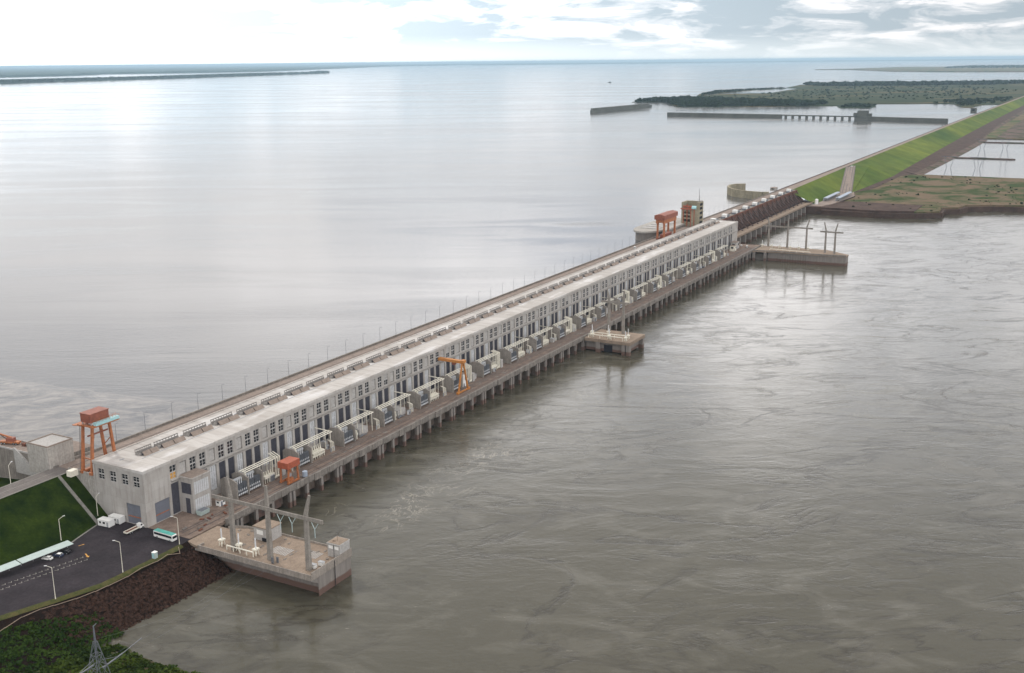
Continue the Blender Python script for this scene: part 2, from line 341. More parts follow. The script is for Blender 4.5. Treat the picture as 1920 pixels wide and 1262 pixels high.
# water
def water(name, deep, silt, scales, strength, swirl=False, rough=0.06):
    m, t, b = newmat(name); p = wpos(t)
    b.inputs['IOR'].default_value = 1.333
    h = None
    for (sx, sy, rot, amp, det) in scales:
        f = noise_(t, mapv(t, p, (sx, sy, 1), rot=(0, 0, rot)), 1.0, det, 0.6, 0.4)
        f = math_(t, 'MULTIPLY', f, amp); h = f if h is None else math_(t, 'ADD', h, f)
    patch = noise_(t, mapv(t, p, (0.0009, 0.0045, 1), rot=(0, 0, 1.06)), 1.0, 5, 0.55, 0.8)
    c = mixc(t, noise_(t, mapv(t, p, (0.004, 0.004, 1)), 1.0, 5, 0.6, 0.8), deep, silt)
    if swirl:
        w = noise_(t, mapv(t, p, (0.0085, 0.019, 1), rot=(0, 0, 1.0)), 1.0, 6, 0.58, 1.3)
        ridge = math_(t, 'ABSOLUTE', math_(t, 'SUBTRACT', w, 0.5))
        seam = math_(t, 'MULTIPLY', ramp_(t, ridge, [(0.0, 1.0), (0.010, 0.6), (0.034, 0.0)]), ramp_(t, noise_(t, mapv(t, p, (0.013,0.02,1), loc=(4,9,0)), 1.0, 3), [(0.38, 0.0), (0.52, 1.0)]))
        w2 = noise_(t, mapv(t, p, (0.032, 0.068, 1), rot=(0, 0, 1.0)), 1.0, 6, 0.6, 1.1)
        seam2 = ramp_(t, math_(t, 'ABSOLUTE', math_(t, 'SUBTRACT', w2, 0.5)), [(0.0, 0.6), (0.02, 0.3), (0.05, 0.0)])
        act = ramp_(t, noise_(t, mapv(t, p, (0.006, 0.009, 1)), 1.0, 4, 0.5), [(0.40, 0.0), (0.60, 1.0)])
        seams = math_(t, 'MAXIMUM', seam, math_(t, 'MULTIPLY', seam2, act))
        c = mixc(t, math_(t, 'MULTIPLY', seams, 0.72), c, (0.024,0.020,0.013))
        h = math_(t, 'ADD', h, math_(t, 'MULTIPLY', seams, -0.13))
        h = math_(t, 'ADD', h, math_(t, 'MULTIPLY', w, 0.12))
        # boils and foam close to the draft tube outlets
        sx_ = N(t, 'ShaderNodeSeparateXYZ'); t.links.new(p, sx_.inputs[0])
        near = math_(t, 'MULTIPLY', ramp_(t, math_(t, 'DIVIDE', math_(t, 'ADD', sx_.outputs[1], 110.0), 90.0), [(0.0, 0.0), (0.45, 1.0), (0.8, 1.0), (0.93, 0.0)]),
                     ramp_(t, math_(t, 'DIVIDE', sx_.outputs[0], 420.0), [(0.08, 0.0), (0.16, 1.0), (0.45, 0.8), (0.9, 0.0)]))
        fw = noise_(t, mapv(t, p, (0.035, 0.05, 1), loc=(3.1, 1.2, 0)), 1.0, 6, 0.66, 2.2)
        fo = ramp_(t, math_(t, 'ABSOLUTE', math_(t, 'SUBTRACT', fw, 0.53)), [(0.0, 1.0), (0.012, 0.4), (0.022, 0.0)])
        fo = math_(t, 'MULTIPLY', math_(t, 'MULTIPLY', fo, near), ramp_(t, noise_(t, mapv(t, p, (0.02,0.02,1), loc=(7,3,0)), 1.0, 3), [(0.56, 0.0), (0.66, 1.0)]))
        c = mixc(t, math_(t, 'MULTIPLY', fo, 0.55), c, (0.50,0.45,0.36))
        rr = math_(t, 'MULTIPLY_ADD', patch, 0.08, rough)
        rr = math_(t, 'ADD', rr, math_(t, 'MULTIPLY', seams, 0.16))
        swl = noise_(t, mapv(t, p, (0.012, 0.026, 1), rot=(0, 0, 1.06)), 1.0, 5, 0.58, 1.2)
        h = math_(t, 'MULTIPLY', h, ramp_(t, swl, [(0.38, 0.40), (0.62, 1.20)]))
        boil = noise_(t, mapv(t, p, (0.022, 0.040, 1), rot=(0, 0, 1.06), loc=(1.5, 8.2, 0)), 1.0, 6, 0.6, 1.8)
        c = mixc(t, ramp_(t, boil, [(0.50, 0.0), (0.68, 0.55)]), c, (0.124,0.116,0.092))
        rr = math_(t, 'ADD', rr, ramp_(t, boil, [(0.45, 0.0), (0.70, 0.12)]))
        fl = noise_(t, mapv(t, p, (0.30, 0.75, 1), rot=(0, 0, 1.06)), 1.0, 4, 0.7, 0.5)
        c = mixc(t, math_(t, 'MULTIPLY', ramp_(t, fl, [(0.66, 0.0), (0.74, 0.6)]), ramp_(t, boil, [(0.45, 0.1), (0.6, 1.0)])), c, (0.42,0.40,0.34))
    else:
        # a scum front drifts off the near corner of the dam
        fw = noise_(t, mapv(t, p, (0.03, 0.06, 1), rot=(0,0,0.9)), 1.0, 7, 0.68, 2.4)
        sx_ = N(t, 'ShaderNodeSeparateXYZ'); t.links.new(p, sx_.inputs[0])
        q = math_(t, 'ADD', math_(t, 'MULTIPLY', sx_.outputs[0], 1.0), math_(t, 'MULTIPLY', sx_.outputs[1], 0.10))
        q = math_(t, 'ADD', q, math_(t, 'MULTIPLY', noise_(t, mapv(t, p, (0.02,0.02,1)), 1.0, 3), 26.0))
        reg = ramp_(t, math_(t, 'DIVIDE', q, 200.0), [(0.63, 1.0), (0.68, 0.0)])
        sc = math_(t, 'MULTIPLY', reg, ramp_(t, fw, [(0.40, 0.0), (0.62, 0.55)]))
        edge = ramp_(t, math_(t, 'ABSOLUTE', math_(t, 'SUBTRACT', q, 131.0)), [(0.0, 0.6), (1.0, 0.0)])
        c = mixc(t, math_(t, 'MAXIMUM', sc, math_(t, 'MULTIPLY', edge, 0.8)), c, (0.30,0.27,0.23))
        rr = math_(t, 'MULTIPLY_ADD', ramp_(t, patch, [(0.35, 0.0), (0.65, 1.0)]), 0.09, rough)
    if not swirl:       # cat's paws: wind-ruffled patches; big rough area off the far crane imitates a cloud shadow
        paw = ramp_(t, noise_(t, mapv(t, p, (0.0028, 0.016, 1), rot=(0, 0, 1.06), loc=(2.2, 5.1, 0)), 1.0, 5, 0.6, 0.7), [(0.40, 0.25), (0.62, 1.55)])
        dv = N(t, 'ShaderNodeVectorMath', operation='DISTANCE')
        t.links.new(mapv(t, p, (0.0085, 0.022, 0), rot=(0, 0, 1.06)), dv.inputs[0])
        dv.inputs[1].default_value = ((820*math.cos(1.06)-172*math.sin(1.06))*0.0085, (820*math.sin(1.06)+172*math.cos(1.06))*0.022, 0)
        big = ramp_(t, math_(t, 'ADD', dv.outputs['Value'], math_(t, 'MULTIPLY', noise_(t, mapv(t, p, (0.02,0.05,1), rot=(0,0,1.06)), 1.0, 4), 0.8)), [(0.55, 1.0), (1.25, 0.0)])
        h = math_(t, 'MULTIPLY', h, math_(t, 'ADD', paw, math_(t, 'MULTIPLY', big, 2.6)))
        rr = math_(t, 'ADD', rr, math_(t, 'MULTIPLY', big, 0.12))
    t.links.new(c, b.inputs['Base Color']); t.links.new(rr, b.inputs['Roughness'])
    bn = N(t, 'ShaderNodeBump'); bn.inputs['Strength'].default_value = strength; bn.inputs['Distance'].default_value = 1.0
    t.links.new(h, bn.inputs['Height']); t.links.new(bn.outputs[0], b.inputs['Normal'])
    return m
M['river'] = water('river_water', (0.0565,0.0535,0.0375), (0.085,0.078,0.058),
     [(0.33,0.60,1.0,0.15,5),(0.085,0.17,1.0,0.22,4),(1.0,1.7,1.0,0.06,3)], 0.34, True)
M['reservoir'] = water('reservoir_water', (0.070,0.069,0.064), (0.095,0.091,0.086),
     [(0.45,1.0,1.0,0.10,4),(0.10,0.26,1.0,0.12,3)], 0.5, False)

# ------------------------------------------------------------------ the setting: water, ground
S = MB(); S.quad((-4000,-60000,0),(160000,-60000,0),(160000,53,0),(-4000,53,0)); struct('river', S, M['river'], fix=False)
S = MB()
S.quad((3,54.6,ZW),(1170,54.6,ZW),(1170,140,ZW),(3,140,ZW)); S.quad((1170,58,ZW),(160000,58,ZW),(160000,140,ZW),(1170,140,ZW))
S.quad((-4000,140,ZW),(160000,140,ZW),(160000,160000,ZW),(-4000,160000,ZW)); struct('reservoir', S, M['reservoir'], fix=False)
def lerp(a, b, t): return a + (b-a)*t
def pw(x, pts):
    if x <= pts[0][0]: return pts[0][1]
    for (x0,y0),(x1,y1) in zip(pts, pts[1:]):
        if x <= x1: return lerp(y0, y1, (x-x0)/(x1-x0))
    return pts[-1][1]
EDGE = [(-220,60),(-160,30),(-110,2),(-80,-12.5),(-61.7,-19),(-44.8,-24.5),(-20,-25.5),(0,-25.5)]   # lot's river edge
BACK = [(-160,60),(-110,34),(-85,25),(-60,20),(-29,15.6),(-20.6,18.3),(-8,21.8),(0,23.6)]            # lot's foot of slope
def grid(name, fn, x0, x1, nx, m, kind='structure', smooth=True):
    """fn(x) -> list of (x,y,z) across"""
    g = MB(); rows = [fn(lerp(x0, x1, i/nx)) for i in range(nx+1)]; w = len(rows[0])
    for r in rows: g.v += r
    for i in range(nx):
        for j in range(w-1):
            a = i*w+j; g.f.append((a, a+w, a+w+1, a+1))
    return struct(name, g, m, fix=False, smooth=smooth, kind=kind)
# parking lot
xs = [-220 + 220*i/80 for i in range(81)]
P = [(x, pw(x, EDGE)+0.6) for x in xs] + [(x, pw(x, BACK)) for x in reversed(xs) if pw(x, BACK) > pw(x, EDGE)+1]
S = MB(); S.prism(P, 8.5, 9.8); struct('parking_lot', S, M['asph'])
def hill(x):
    yb = pw(x, BACK); r = []
    for j in range(33):
        t = j/32; y = lerp(yb-0.4, 43.4, t) if yb < 43 else 43.4; z = 9.72 + t*17.9
        nz = mnoise.noise(Vector((x*0.08, y*0.08, 0)))*0.35*min(1, 6*t*(1-t)*2) 
        r.append((x, y, z+nz))
    return r
grid('grass_slope', hill, -125, -0.05, 120, M['grassn'])
def bank(x):
    ye = pw(x, EDGE); yt = pw(x, [(-220,-20),(-120,-52),(-85,-46),(-62,-43),(-35,-45.5),(0,-46.3)]); r = []
    for j in range(25):
        t = j/20; y = lerp(ye+0.8, yt, t); z = lerp(9.76, 0.0, t)
        z += (0.0 if j < 2 else mnoise.noise(Vector((x*0.3, y*0.3, 5)))*0.35); r.append((x, y, z))
    return r
grid('riverbank', bank, -220, 1.0, 220, M['riprap'])
def verge(x):
    ye = pw(x, EDGE); return [(x, ye+1.0+0.25*mnoise.noise(Vector((x*.2,0,0))), 9.83), (x, ye-0.3, 9.84), (x, ye-1.6+0.6*mnoise.noise(Vector((x*.25,3,0))), 9.1)]
grid('verge', verge, -220, -6, 110, M['verge'])
# kerb along the foot of the grass slope
S = MB()
for i in range(40):
    a, b = -29+26*i/40, -29+26*(i+1)/40
    S.bar((a, pw(a,BACK)-0.1, 9.9), (b, pw(b,BACK)-0.1, 9.9), 0.9, 0.3)
struct('kerb', S, M['kerb'])
# parking bay ticks and arrows
def sheet(S, cx, cy, z, l, w, a):
    c, s = math.cos(a), math.sin(a)
    S.poly([(cx+u*c-v*s, cy+u*s+v*c, z) for u, v in ((-l/2,-w/2),(l/2,-w/2),(l/2,w/2),(-l/2,w/2))])
S = MB()
for i in range(15):
    t = i/14; cx, cy = lerp(-66, -33.6, t), lerp(7.4, -0.4, t)
    for dy in (1.6, -1.6):
        for a in (0.95, -0.75): sheet(S, cx+dy*0.2+(0.45 if a > 0 else -0.3), cy+dy, 9.806, 1.3, 0.22, a)
struct('bay_markings', S, M['line'], fix=False)
def arrow(S, cx, cy, a, l=4.2, w=0.55):
    c, s = math.cos(a), math.sin(a)
    S.poly([(cx+u*c-v*s, cy+u*s+v*c, 9.806) for u, v in ((-l/2,-w/2),(l*.2,-w/2),(l*.2,-w*1.5),(l/2,0),(l*.2,w*1.5),(l*.2,w/2),(-l/2,w/2))])
S = MB(); arrow(S, -31.0, 1.0, -2.0); arrow(S, -25.2, 11.0, -0.3, 2.6, 0.35); struct('arrow_markings', S, M['yline'], fix=False)
# crest road on the near bank and the fill that carries it
S = MB(); S.ex_x([(43.4,12),(54.6,12),(54.6,27.9),(43.4,27.9)], -400, 0); struct('road_embankment', S, M['grassn'])
S = MB(); S.box(-400,44.2,27.9,-0.01,53.6,28.0); struct('road', S, M['road'])
S = MB(); S.box(-400,53.6,27.9,-5,54.3,28.12); S.box(-400,43.5,27.9,-1.5,44.2,28.08); struct('road_kerb', S, M['kerb'])
S = MB(); S.box(-400,48.8,28.0,-6,49.0,28.006); struct('road_line', S, M['line'])
# sunken ground behind the road, left of the abutment
S = MB()
S.quad((-90,54.4,27.8),(-4.4,54.4,27.8),(0.9,70,17.5),(-90,70,17.5)); S.quad((-90,70,17.5),(0.9,70,17.5),(0.9,128,11.5),(-90,128,11.5))
S.quad((-90,128,11.5),(0.9,128,11.5),(0.9,141,29),(-90,141,29)); S.quad((-140,54.4,28),(-90,54.4,27.8),(-90,141,29),(-140,141,29))
S.quad((-140,141,29),(0.9,141,29),(0.9,156,20),(-140,156,20)); S.quad((-1500,54.4,28),(-140,54.4,28),(-140,156,20),(-1500,156,20))
struct('grass_hollow', S, M['grassn'], fix=False)

# near spit in the bottom corner
SHORE = [(-140,-70),(-105,-64),(-90,-63.5),(-75,-64.5),(-62,-64),(-57,-62.5),(-53,-61.5),(-49.5,-64),(-47,-70),(-44,-80),(-40,-88)]
def spit_z(x, y):
    d = pw(y, SHORE)-x + 1.6*mnoise.noise(Vector((x*.12,y*.12,3)))
    return max(-1.0, min(1.6, d*0.22)) + 0.5*mnoise.noise(Vector((x*.15,y*.15,2)))*min(1, max(0, d*0.2))
def spit(x):
    return [(x, y, spit_z(x, y)) for y in [-40 - 110*j/80 for j in range(81)]]
grid('shore_spit', spit, -150, -58, 92, M['spit'])

# ------------------------------------------------------------------ powerhouse
L, WD, H, DK = 816.0, 30.2, 35.0, 9.8
BAY = 5.9; X0 = 16.7
NW = 133
ph = thing('powerhouse', 'very long pale concrete powerhouse with a flat white roof and rows of dark windows', 'powerhouse')
S = MB()
S.box(0.8,0.8,5,L,WD,33.9)                                           # core
wins, blanks, tall, light = [], [], [], []
for kk in range(NW):
    x = X0 + kk*BAY
    if x > L-14: break
    (blanks if kk % 3 == 1 else wins).append(x)
    if kk >= 3: (light if kk % 3 == 1 else tall).append(x)
# upper band with openings
xs = sorted(wins+blanks); e = 0.0
for x in xs:
    S.box(e,0,26.2,x-1.85,0.8,32.4); e = x+1.85
S.box(e,0,26.2,L,0.8,32.4)
S.box(0,0,32.4,L,0.8,33.9)
S.box(0,0,24.3,L,0.8,25.0); S.box(0,0,25.5,L,0.8,26.2); S.box(0,0,25.0,15,0.8,25.5)
S.box(15,-0.7,25.6,L,0.0,26.0)
# lower band
xs = sorted(tall+light); e = 19.6
for x in xs:
    hw = 2.15; S.box(e,0,DK,x-hw,0.8,24.3); e = x+hw
    if x in light: S.box(x-hw,0,DK,x+hw,0.8,12.5)
    else: S.box(x-hw,0,DK,x+hw,0.8,11.0)
S.box(e,0,DK,L,0.8,24.3)
S.box(0,0,DK,5.0,0.8,24.3); S.box(5.0,0,19.0,13.4,0.8,24.3); S.box(13.4,0,DK,14.8,0.8,24.3); 
S.box(0,0,5,L,0.8,DK)
# end wall
ew = [25.6,18.4,11.2,4.4]; e = WD
for y in ew:
    S.box(0,e,27.2,0.8,y+1.9,32.0); e = y-1.9
S.box(0,e,27.2,0.8,0.8,32.0)
S.box(0,0.8,32.0,0.8,WD,33.9); S.box(0,0.8,19.0,0.8,WD,27.2); S.box(0,11.8,5,0.8,WD,19.0); S.box(0,0.8,5,0.8,3.4,19.0); S.box(0,3.4,5,0.8,11.8,DK)
# plinth buttresses at the near corner
S.ex_y([(-0.5,DK),(-0.02,DK),(-0.02,18)],0.4,3.2); S.box(-0.25,29.2,DK,-0.01,30.2,33.5)
S.build('wall', M['facade'], ph)
S = MB(); S.box(-0.25,-0.3,33.9,L+0.25,WD+0.25,34.75)
S.box(-0.25,-0.3,34.75,L+0.25,0.25,35.15); S.box(-0.25,WD-0.3,34.75,L+0.25,WD+0.25,35.15); S.box(-0.25,0.25,34.75,0.3,WD-0.3,35.15); S.box(L-0.3,0.25,34.75,L+0.25,WD-0.3,35.15)
roof = S.build('roof', M['roof'], ph)
S = MB()
for i in range(46):
    x = 6 + i*17.7
    if x < L-6: S.box(x,19.9,34.76,x+2.2,20.3,35.0)
S.box(12,12.9,34.76,L-12,13.2,34.9); S.build('roof_pipe', M['grey'], roof)
def window_meshes(w, h, dy):
    a = MB(); a.box(-w/2,0.45,-h/2,w/2,0.6,h/2)
    f = MB(); t = 0.16
    f.box(-w/2,0.3,-h/2,-w/2+t,0.45,h/2); f.box(w/2-t,0.3,-h/2,w/2,0.45,h/2)
    f.box(-w/2+t,0.3,-h/2,w/2-t,0.45,-h/2+t); f.box(-w/2+t,0.3,h/2-t,w/2-t,0.45,h/2)
    f.box(-w/2+t,0.25,-0.24,w/2-t,0.449,0.24); f.box(-0.11,0.29,-h/2+t,0.11,0.448,-0.24); f.box(-0.11,0.29,0.24,0.11,0.448,h/2-t)
    for zz in (-h/4-0.1, h/4+0.1):
        f.box(-w/2+t,0.31,zz-0.05,-0.14,0.447,zz+0.05); f.box(0.14,0.31,zz-0.05,w/2-t,0.447,zz+0.05)
    return a.mesh('window', M['glass']), f.mesh('frame', M['frame'])
wm, fm = window_meshes(3.7, 6.2, 0)
wind = [(x, 0, 29.3, 0) for x in wins[:96]]
wm2, fm2 = window_meshes(3.8, 4.8, 0)
for i, (x, y, z, r) in enumerate(wind):
    o = link('window', wm, ph, (x, y, z)); link('frame', fm, o)
for y in ew:
    o = link('window', wm2, ph, (0, y, 29.6)); o.rotation_euler = (0, 0, -PI/2); link('frame', fm2, o)
    o['label'] = 'window in the near end wall'
bl = MB(); bl.box(-1.6,0.44,-0.2,1.6,0.449,2.9); blm = bl.mesh('blind', M['concp'])
bl2 = MB(); bl2.box(-1.6,0.44,-2.9,1.6,0.449,2.9); blr = bl2.mesh('maroon_screen', M['maroon'])
bl3 = MB(); bl3.box(-1.6,0.44,-2.9,1.6,0.449,-0.2); bly = bl3.mesh('sheeting', M['yline'])
rw = random.Random(19)
for i, (x, y, z, r) in enumerate(wind):
    par = bpy.data.objects['window' if i == 0 else 'window.%03d' % i]
    if abs(x-201) < 4: link('maroon_screen', blr, par); par['label'] = 'window filled by a maroon screen'
    elif i == 0: link('sheeting', bly, par)
    elif rw.random() < 0.10: link('blind', blm, par)
# the far windows, past a hundred: one part
if len(wins) > 96:
    a = MB()
    for x in wins[96:]: a.box(x-1.85,0.45,26.2,x+1.85,0.6,32.4)
    tag(a.build('far_window', M['glass'], ph), kind='stuff')
a = MB(); a.box(-2.15,0.5,11.0,2.15,0.62,24.3)
for i in range(7): a.box(-1.9+i*0.6,0.36,11.0,-1.72+i*0.6,0.5,24.3)
tm = a.mesh('louvre_panel', M['louvre'])
for x in tall[:100]: link('louvre_panel', tm, ph, (x,0,0))
a = MB()
for i in range(3):
    for j in range(4):
        a.box(-1.75+i*1.25,0.36,13.0+j*2.75,-0.85+i*1.25,0.62,15.4+j*2.75)
a.box(-2.15,0.62,12.5,2.15,0.7,24.3)
gm = a.mesh('glass_block_panel', M['gblock'])
for x in light: link('glass_block_panel', gm, ph, (x,0,0))
a = MB(); a.box(-1.55,0.35,26.7,1.55,0.7,31.9); bmh = a.mesh('blind_panel', M['concp'])
for x in blanks: link('blind_panel', bmh, ph, (x,0,0))
a = MB(); a.box(5.0,0.45,DK,13.4,0.6,19.0)
for i in range(7): a.box(5.0,0.38,DK+0.2+i*1.3,13.4,0.45,DK+0.3+i*1.3)
d = a.build('roller_door', M['door'], ph); a = MB(); a.box(5.4,0.30,12.9,13.0,0.38,13.3); a.build('warning_stripe', M['orange'], d)
a = MB(); a.box(0.45,3.4,DK,0.6,11.8,19.0)
for i in range(7): a.box(0.38,3.4,DK+0.2+i*1.3,0.45,11.8,DK+0.3+i*1.3)
d = a.build('roller_door', M['door'], ph); a = MB(); a.box(0.30,3.8,12.9,0.38,11.4,13.3); a.build('warning_stripe', M['orange'], d)
a = MB(); a.box(14.8,0.7,DK,19.6,0.79,24.3); a.build('recess_panel', M['louvre'], ph)
# roof vents
a = MB()
for u0, u1 in ((0.0,6.4),(6.9,13.2)):
    a.ex_x([(14.0,34.8),(14.3,34.8),(15.9,36.5),(15.6,36.6)], u0, u1)
vm_ = a.mesh('roof_vent', M['vent'])
a = MB(); a.ex_x([(15.95,34.8),(17.6,34.8),(17.6,35.4),(15.95,36.2)], 0.5, 12.7); vb = a.mesh('vent_box', M['louvre'])
a = MB()
for i in range(9): a.box(-1.0+i*1.75,19.3,34.8,-0.78+i*1.75,19.5,37.0)
a.box(-1.1,19.2,36.8,13.3,19.55,37.15); a.ex_x([(18.4,34.8),(18.6,34.8),(19.2,36.2),(19.0,36.2)], -1.0, 13.2); a.ex_y([(-1.3,34.8),(0.3,34.8),(0.2,35.8),(-0.4,35.8)], 16.2, 19.0)
vr = a.mesh('vent_rail', M['ventr'])
for i in range(45):
    x = 8.2 + i*17.7
    if i == 0:
        o = link('roof_vent', vm_, ph, (14.6,0,0)); o.scale = (0.64,1,1)
    else: o = link('roof_vent', vm_, ph, (x,0,0))
    if x > L-20: break
    link('vent_box', vb, o); link('vent_rail', vr, o)

# annex against the facade near the corner
an = thing('annex', 'tall narrow concrete annex with glass block walls against the powerhouse front', 'annex', (19.8,-7.6,DK))
a = MB(); a.box(0,0,0,10.4,7.6,16.2); a.box(-0.4,-0.4,16.2,10.8,7.6,16.7); a.box(0.6,-0.15,7.5,9.8,0,8.2); a.build('wall', M['facade'], an)
a = MB(); a.box(0.2,0.2,16.7,10.2,7.5,16.9); a.build('roof', M['vent'], an)
for j in range(2):
    a = MB()
    for i in range(7): a.box(0.9+i*1.25,-0.12,1.0+j*7.9,1.9+i*1.25,0.0,6.6+j*7.9)
    a.build('glass_block_panel', M['gblock'], an)
a = MB(); a.box(-0.1,2.0,0,0,4.6,7.0); a.box(-0.1,1.0,9,0,6.5,14); a.build('louvre_panel', M['louvre'], an)

# ------------------------------------------------------------------ dam crest behind the powerhouse
dm = thing('intake_dam', 'long concrete intake dam carrying the crest road behind the powerhouse', 'dam', (0,30.45,0))
S = MB(); S.box(0.02,0,-4,L,24.35,27.95); S.build('body', M['conc'], dm)
S = MB(); S.box(0.02,0.02,27.95,L+2,23.6,28.0); S.build('pavement', M['crest'], dm)
S = MB(); S.box(0.02,23.6,27.95,1180-0.0,24.35,29.1); S.build('parapet', M['concd'], dm)
S = MB()
for y in (1.6,8.2,17.5): S.box(1,y,28.0,L,y+0.25,28.12)
S.box(1,12.0,28.0,L,13.4,28.06); S.build('rail', M['rail'], dm)
# wing wall on the near end of the crest
ww = MB(); ww.ex_x([(30.22,5),(44,5),(52,24),(46.5,26.9),(46.5,28.9),(30.22,28.9)], -0.35, 0.0)
wo = ww.build('wing_wall', M['conc']); tag(wo, 'sloping concrete wing wall between the powerhouse end and the grass slope', 'wall')
# stair strip on the grass slope
S = MB(); S.ex_x([(21.4,9.5),(43.3,27.3),(43.3,28.1),(21.4,10.3)], -8.3, -7.4); S.ex_x([(21.4,9.5),(43.3,27.3),(43.3,28.4),(21.4,10.6)], -7.4, -7.1)
tag(S.build('slope_stairs', M['kerb']), 'narrow concrete stair strip running up the dark grass slope', 'stairs')
# left abutment quay
ab = thing('abutment_quay', 'concrete abutment quay with a high dark wall beside the white block', 'quay', (1,62,0))
S = MB(); S.box(0,0,0,10,78,29.9); S.box(10,0,0,26,32,27.98); S.build('wall', M['concd'], ab)
S = MB(); S.box(0.02,0.02,29.9,9.98,77.9,30.0); S.box(10,0.02,27.98,25.98,31.9,28.02); S.build('pavement', M['crest'], ab)
S = MB(); S.box(0,0,30.0,0.4,78,30.7); S.box(9.6,0,30.0,10,78,30.7); S.build('parapet', M['concp'], ab)
S = MB(); S.ex_x([(57,20),(83,20),(83.5,31.6),(82.6,31.6),(68,21.8),(57,21.8)], 0.2, 0.98)
tag(S.build('raking_wall', M['concp']), 'raking pale concrete wall stepping down to the white block house', 'wall')
bh = thing('block_house', 'plain pale concrete block house with flat roof beside the crest road', 'block house', (-4.4,53.4,27.9))
S = MB(); S.box(0,0,-3,13.6,13.6,10.2); S.box(-0.1,-0.1,9.6,13.7,13.7,10.0); S.build('wall', M['conc'], bh)
S = MB(); S.box(0.3,0.3,10.2,13.3,13.3,10.35); S.build('roof', M['concp'], bh)
S = MB(); S.box(0,0,10.2,13.6,0.3,10.8); S.box(0,13.3,10.2,13.6,13.6,10.8); S.box(0,0.3,10.2,0.3,13.3,10.8); S.box(13.3,0.3,10.2,13.6,13.3,10.8); S.build('parapet', M['vent'], bh)
S = MB(); S.box(2,-0.12,0.02,5,0,0.9); S.build('step', M['concd'], bh)

# crest lamps
lp = thing('lamp_post', 'x', 'lamp post', (34.5,54.9,29.1), 0, 'lamp posts along the upstream parapet')
a = MB(); a.tube((0,0,0),(0,0,8.6),0.11,6,0.07); a.build('pole', M['steel'], lp)
a = MB(); a.tube((0,0,8.6),(0,-1.2,8.9),0.06,5); a.box(-0.15,-1.9,8.8,0.15,-1.1,8.95); a.build('lamp_head', M['steel'], lp)
index_kids()
n = 0
for i in range(65):
    x = 34.5 + 17.7*i
    if 690 < x < 820: continue
    n += 1
    o = lp if n == 1 else copy_tree(lp)
    o.location = (x, 54.9, 29.1); o['label'] = '%s thin lamp post along the upstream parapet counted from the near end' % ordw(n)

# ------------------------------------------------------------------ tailrace deck
UN0, UP, NU = 48.7, 35.45, 20
dk = thing('tailrace_deck', 'long brown concrete tailrace deck on piers along the river side of the powerhouse', 'deck', (0,0,0))
S = MB(); S.box(0.0,-24.0,8.2,826,-0.02,9.7); S.build('slab', M['deck'], dk)
S = MB()
S.box(21,-24.9,8.0,826,-24.0,10.7)
for kk in range(22):
    x = UN0-1.6+UP*kk-UP/1.0
    if x < 21: continue
    S.box(x-2.0,-25.5,7.4,x+2.6,-24.9,10.9); S.box(x+9.5,-25.2,7.7,x+11.5,-24.9,10.6); S.box(x+20.5,-25.2,7.7,x+22.5,-24.9,10.6)
S.box(21,-24.0,6.9,826,-22.8,8.2)
S.build('parapet', M['concd'], dk)
S = MB()
for y in (-17.2,-15.7,-20.6): S.box(3,y,9.7,812,y+0.28,9.86)
S.box(40,-22.6,9.7,812,-21.9,9.78); S.box(40,-14.2,9.7,812,-13.6,9.76); S.build('rail', M['rail'], dk)
S = MB(); rnd = random.Random(3)
for kk in range(NU):
    x = UN0+UP*kk
    for j in range(10):
        a_ = x+rnd.uniform(-2,32); b_ = rnd.uniform(-21.5,-14.5) if rnd.random() < .6 else rnd.uniform(-12,-2); S.box(a_,b_,9.7,a_+rnd.uniform(.8,4),b_+rnd.uniform(.5,1.6),9.7+rnd.uniform(.04,.08))
S.build('hatch_cover', M['concd'], dk)
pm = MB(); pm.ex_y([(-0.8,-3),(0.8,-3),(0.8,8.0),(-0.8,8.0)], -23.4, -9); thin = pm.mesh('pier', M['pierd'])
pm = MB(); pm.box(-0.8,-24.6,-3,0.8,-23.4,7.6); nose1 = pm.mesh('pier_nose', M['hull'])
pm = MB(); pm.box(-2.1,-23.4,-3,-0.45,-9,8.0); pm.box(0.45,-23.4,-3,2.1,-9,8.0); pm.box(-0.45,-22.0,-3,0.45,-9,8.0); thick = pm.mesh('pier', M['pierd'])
pm = MB(); pm.box(-2.1,-24.8,-3,-0.6,-23.4,7.6); pm.box(0.6,-24.8,-3,2.1,-23.4,7.6); nose2 = pm.mesh('pier_nose', M['hull'])
for kk in range(-1, NU+2):
    xb = 100.0 - UP + UP*(kk-1)
    for off, me in ((0, thick), (11.3, thin), (22.2, thin)):
        x = xb+off
        if 24 < x < 822: o = link('pier', me, dk, (x,0,0)); link('pier_nose', nose1 if me is thin else nose2, o)
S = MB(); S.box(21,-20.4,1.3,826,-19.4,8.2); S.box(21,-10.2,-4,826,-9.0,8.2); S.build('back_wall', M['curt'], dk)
S = MB(); S.box(-3.4,-21.0,0.9,3.0,-20.4,7.4); sgm = S.mesh('stop_gate', M['gate'])
for kk in range(NU+1):
    xb = 100.0 - UP*2 + UP*kk
    for off in (5.6,17,28.5):
        if kk % 3 != 1 and 40 < xb+off < 810: link('stop_gate', sgm, dk, (xb+off,0,0))

